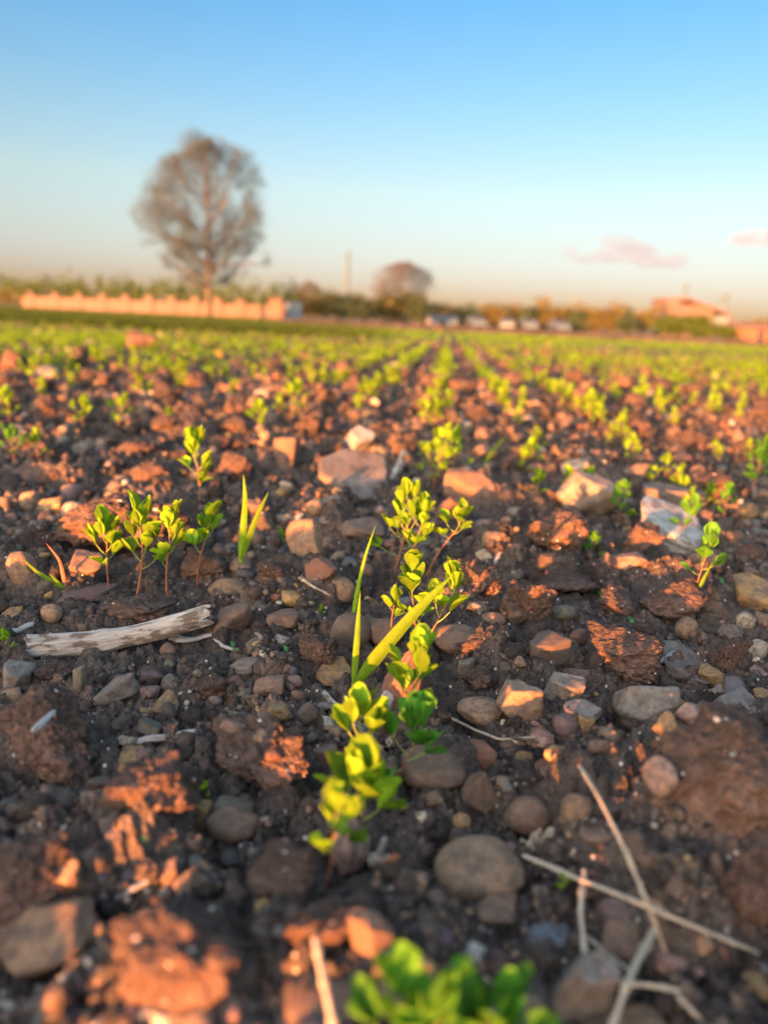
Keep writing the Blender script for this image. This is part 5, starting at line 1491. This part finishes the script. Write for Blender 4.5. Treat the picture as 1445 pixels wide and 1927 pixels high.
def car(px, pby, Y, k, label):
    b = at_depth(px, pby, Y)
    root = far_thing('parked_car', label, 'car', (b.x, b.y, 0), 0.15 * ((k % 3) - 1) + math.pi / 2, 'pale cars parked beyond the field')
    prof = np.array([(-2.1, .35), (-2.1, .75), (-1.95, .95), (-1.2, 1.02), (-0.7, 1.45), (0.7, 1.5), (1.5, 1.1), (2.05, 1.0), (2.15, .6), (2.1, .35)])
    n = len(prof); V = []
    for yv, sc in ((-0.85, 0.9), (-0.8, 1), (0.8, 1), (0.85, 0.9)):
        for x, z in prof: V.append((x * (1 if sc == 1 else 0.98), yv * (0.82 if z > 1.2 else 1), z if sc == 1 else 0.35 + (z - 0.35) * 0.9))
    V = np.array(V); m = MB(); F = []
    for a in range(3):
        for i in range(n): F.append([a * n + i, a * n + (i + 1) % n, (a + 1) * n + (i + 1) % n, (a + 1) * n + i])
    m.add(V, F)
    for a in (0, 3):
        c = V[a * n:(a + 1) * n]; cc = np.vstack([c, c.mean(0)[None]]); q = np.arange(n); m.add(cc, np.stack([q, (q + 1) % n, np.full(n, n)], -1))
    obj('body', m.mesh('body', [M_CAR], False), root)
    for x0, z0, x1, z1 in ((-1.12, 1.06, -0.74, 1.42), (1.42, 1.13, 0.78, 1.47)):
        w = MB(); o_ = 0.02 * (-1 if x0 < 0 else 1); w.add([(x0 + o_, -.62, z0 + .02), (x0 + o_, .62, z0 + .02), (x1 + o_, .55, z1 + .02), (x1 + o_, -.55, z1 + .02)], [[0, 1, 2, 3]]); obj('window', w.mesh('window', [M_GLASS], False), root)
    for sx in (-1.35, 1.35):
        for sy in (-.78, .78):
            w = MB(); w.tube([(sx, sy - .12, .32), (sx, sy + .12, .32)], 0.32, 14); obj('wheel', w.mesh('wheel', [M_TYRE]), root)
for k, (px, py, Y, lab) in enumerate([(818, 621, 98, 'leftmost of the six pale cars parked under the far trees'), (845, 622, 98, 'second from the left of the six pale parked cars'),
                       (893, 625, 97, 'third from the left of the six pale parked cars'), (953, 628, 98, 'fourth from the left of the six pale parked cars'),
                       (992, 630, 97, 'fifth from the left of the six pale parked cars'), (1048, 632, 99, 'rightmost of the six pale cars parked under the far trees')]):
    car(px, py, Y, k, lab)

# barn, lean-to and brick hut at the right
def barn():
    Y = 112.0; b = at_depth(1290, 645, Y); s = Y / FPX
    root = far_thing('barn', 'low orange lit barn with a sloping roof above the dark olive trees', 'barn', (b.x, b.y, 0))
    w = 6.6; h = 4.6
    m = MB(); m.box((0, 2.5, h / 2), (w, 5, h)); obj('wall', m.mesh('wall', [M_WALL], False), root)
    rf = MB()
    pts = np.array([(-w / 2 - .4, 0, h + .75), (-0.6, 0, h + .85), (5.6, 0, h - 1.1), (5.6, 0, h - 1.3), (-0.6, 0, h + .6), (-w / 2 - .4, 0, h + .03)])
    V = np.vstack([pts + [0, -.5, 0], pts + [0, 5.5, 0]]); q = np.arange(6)
    rf.add(V, np.stack([q, (q + 1) % 6, (q + 1) % 6 + 6, q + 6], -1)); rf.add(V, [[0, 1, 4, 5], [1, 2, 3, 4], [11, 10, 7, 6], [10, 9, 8, 7]])
    obj('roof', rf.mesh('roof', [M_ROOF], False), root)
    an = MB(); an.box((w / 2 + 1.15, 2.5, 1.6), (2.25, 4.6, 3.2)); obj('annex', an.mesh('annex', [M_WHITE], False), root)
    for x in (-2.2, -0.3, 1.6):
        d_ = MB(); d_.box((x, -0.02, 2.6), (0.9, 0.1, 1.2)); obj('window', d_.mesh('window', [M_DARK], False), root)
barn()
b = at_depth(1415, 650, 92)
root = far_thing('brick_hut', 'small bright orange red brick hut with a pitched roof at the right edge', 'hut', (b.x, b.y, 0))
m = MB(); m.box((0, 1.5, 0.75), (5.2, 3, 1.5)); obj('wall', m.mesh('wall', [M_BRICK], False), root)
m = MB(); V = np.array([(-2.8, -.2, 1.5), (2.8, -.2, 1.5), (2.8, 3.2, 1.5), (-2.8, 3.2, 1.5), (-2.5, 1.5, 2.1), (2.5, 1.5, 2.1)])
m.add(V, [[0, 1, 5, 4], [2, 3, 4, 5], [3, 2, 1, 0]]); m.add(V, [[0, 4, 3], [1, 2, 5]]); obj('roof', m.mesh('roof', [M_ROOF], False), root)
m = MB(); m.box((0.8, -0.02, 0.7), (0.9, 0.1, 1.4)); obj('door', m.mesh('door', [M_DARK], False), root)

def tower(px, pby, top, Y, w, label, name='chimney'):
    b = at_depth(px, pby, Y); H = (pby - top) * Y / FPX
    root = far_thing(name, label, name, (b.x, b.y, 0))
    m = MB(); m.tube([(0, 0, 0), (0, 0, H * .5), (0, 0, H)], [w * .6, w * .52, w * .45], 16); obj('shaft', m.mesh('shaft', [M_CHIM]), root)
    m = MB(); m.tube([(0, 0, H), (0, 0, H + w * .3)], w * .6, 16); obj('rim', m.mesh('rim', [M_CHIM]), root)
tower(650, 612, 494, 300, 1.5, 'slender pale chimney rising behind the trees left of the big bare tree')
tower(1277, 640, 548, 300, 1.4, 'faint pale chimney behind the orange barn')
tower(1350, 642, 568, 260, 2.2, 'stubby pale chimney right of the orange barn roof')

# ------------------------------------------------------------------ clouds: soft volumes far beyond the field
def cloud(name, px, py, blobs, D, label, dens, tint):
    c = at_depth(px, py, D); s = D / FPX
    V = []; F = []; n = 0; u, f = ico(4)
    for bx, by, bw, bh in blobs:
        v = u * (1 + 0.35 * fbm3(u * 1.6 + bx, int(abs(bx)) + 3, 3))[:, None] * np.array([bw * s / 2, bw * s / 3, bh * s / 2]) + np.array([bx * s, 0, -by * s])
        V.append(v); F.append(f + n); n += len(v)
    o = obj(name, mk_mesh(name, np.concatenate(V), [np.concatenate(F)], [])); o.location = c
    m = bpy.data.materials.new('cloud_vapour'); m.use_nodes = True; t = m.node_tree; t.nodes.remove(t.nodes['Principled BSDF'])
    p = N(t, 'ShaderNodeVolumePrincipled'); p.inputs['Color'].default_value = (*tint, 1); p.inputs['Density'].default_value = dens / (40 * s); p.inputs['Anisotropy'].default_value = 0.0
    t.links.new(p.outputs[0], t.nodes['Material Output'].inputs['Volume']); o.data.materials.append(m)
    tag(o, unique(label), 'cloud')
cloud('cloud', 1170, 475, [(-92, 4, 34, 20), (-60, 14, 60, 14), (-25, 8, 70, 22), (0, -8, 70, 44), (18, -2, 90, 40), (-22, -20, 44, 20), (45, 12, 80, 26), (78, 16, 80, 16), (98, 6, 44, 18)], 3000, 'larger mauve grey cloud low in the right half of the sky', 0.7, (0.29, 0.36, 0.60))
cloud('cloud', 1415, 450, [(-10, 0, 60, 22), (30, -3, 60, 28), (5, -8, 40, 18)], 3000, 'small pink cloud low at the right edge of the sky', 0.8, (0.5, 0.42, 0.62))
print('objects', len(bpy.data.objects))
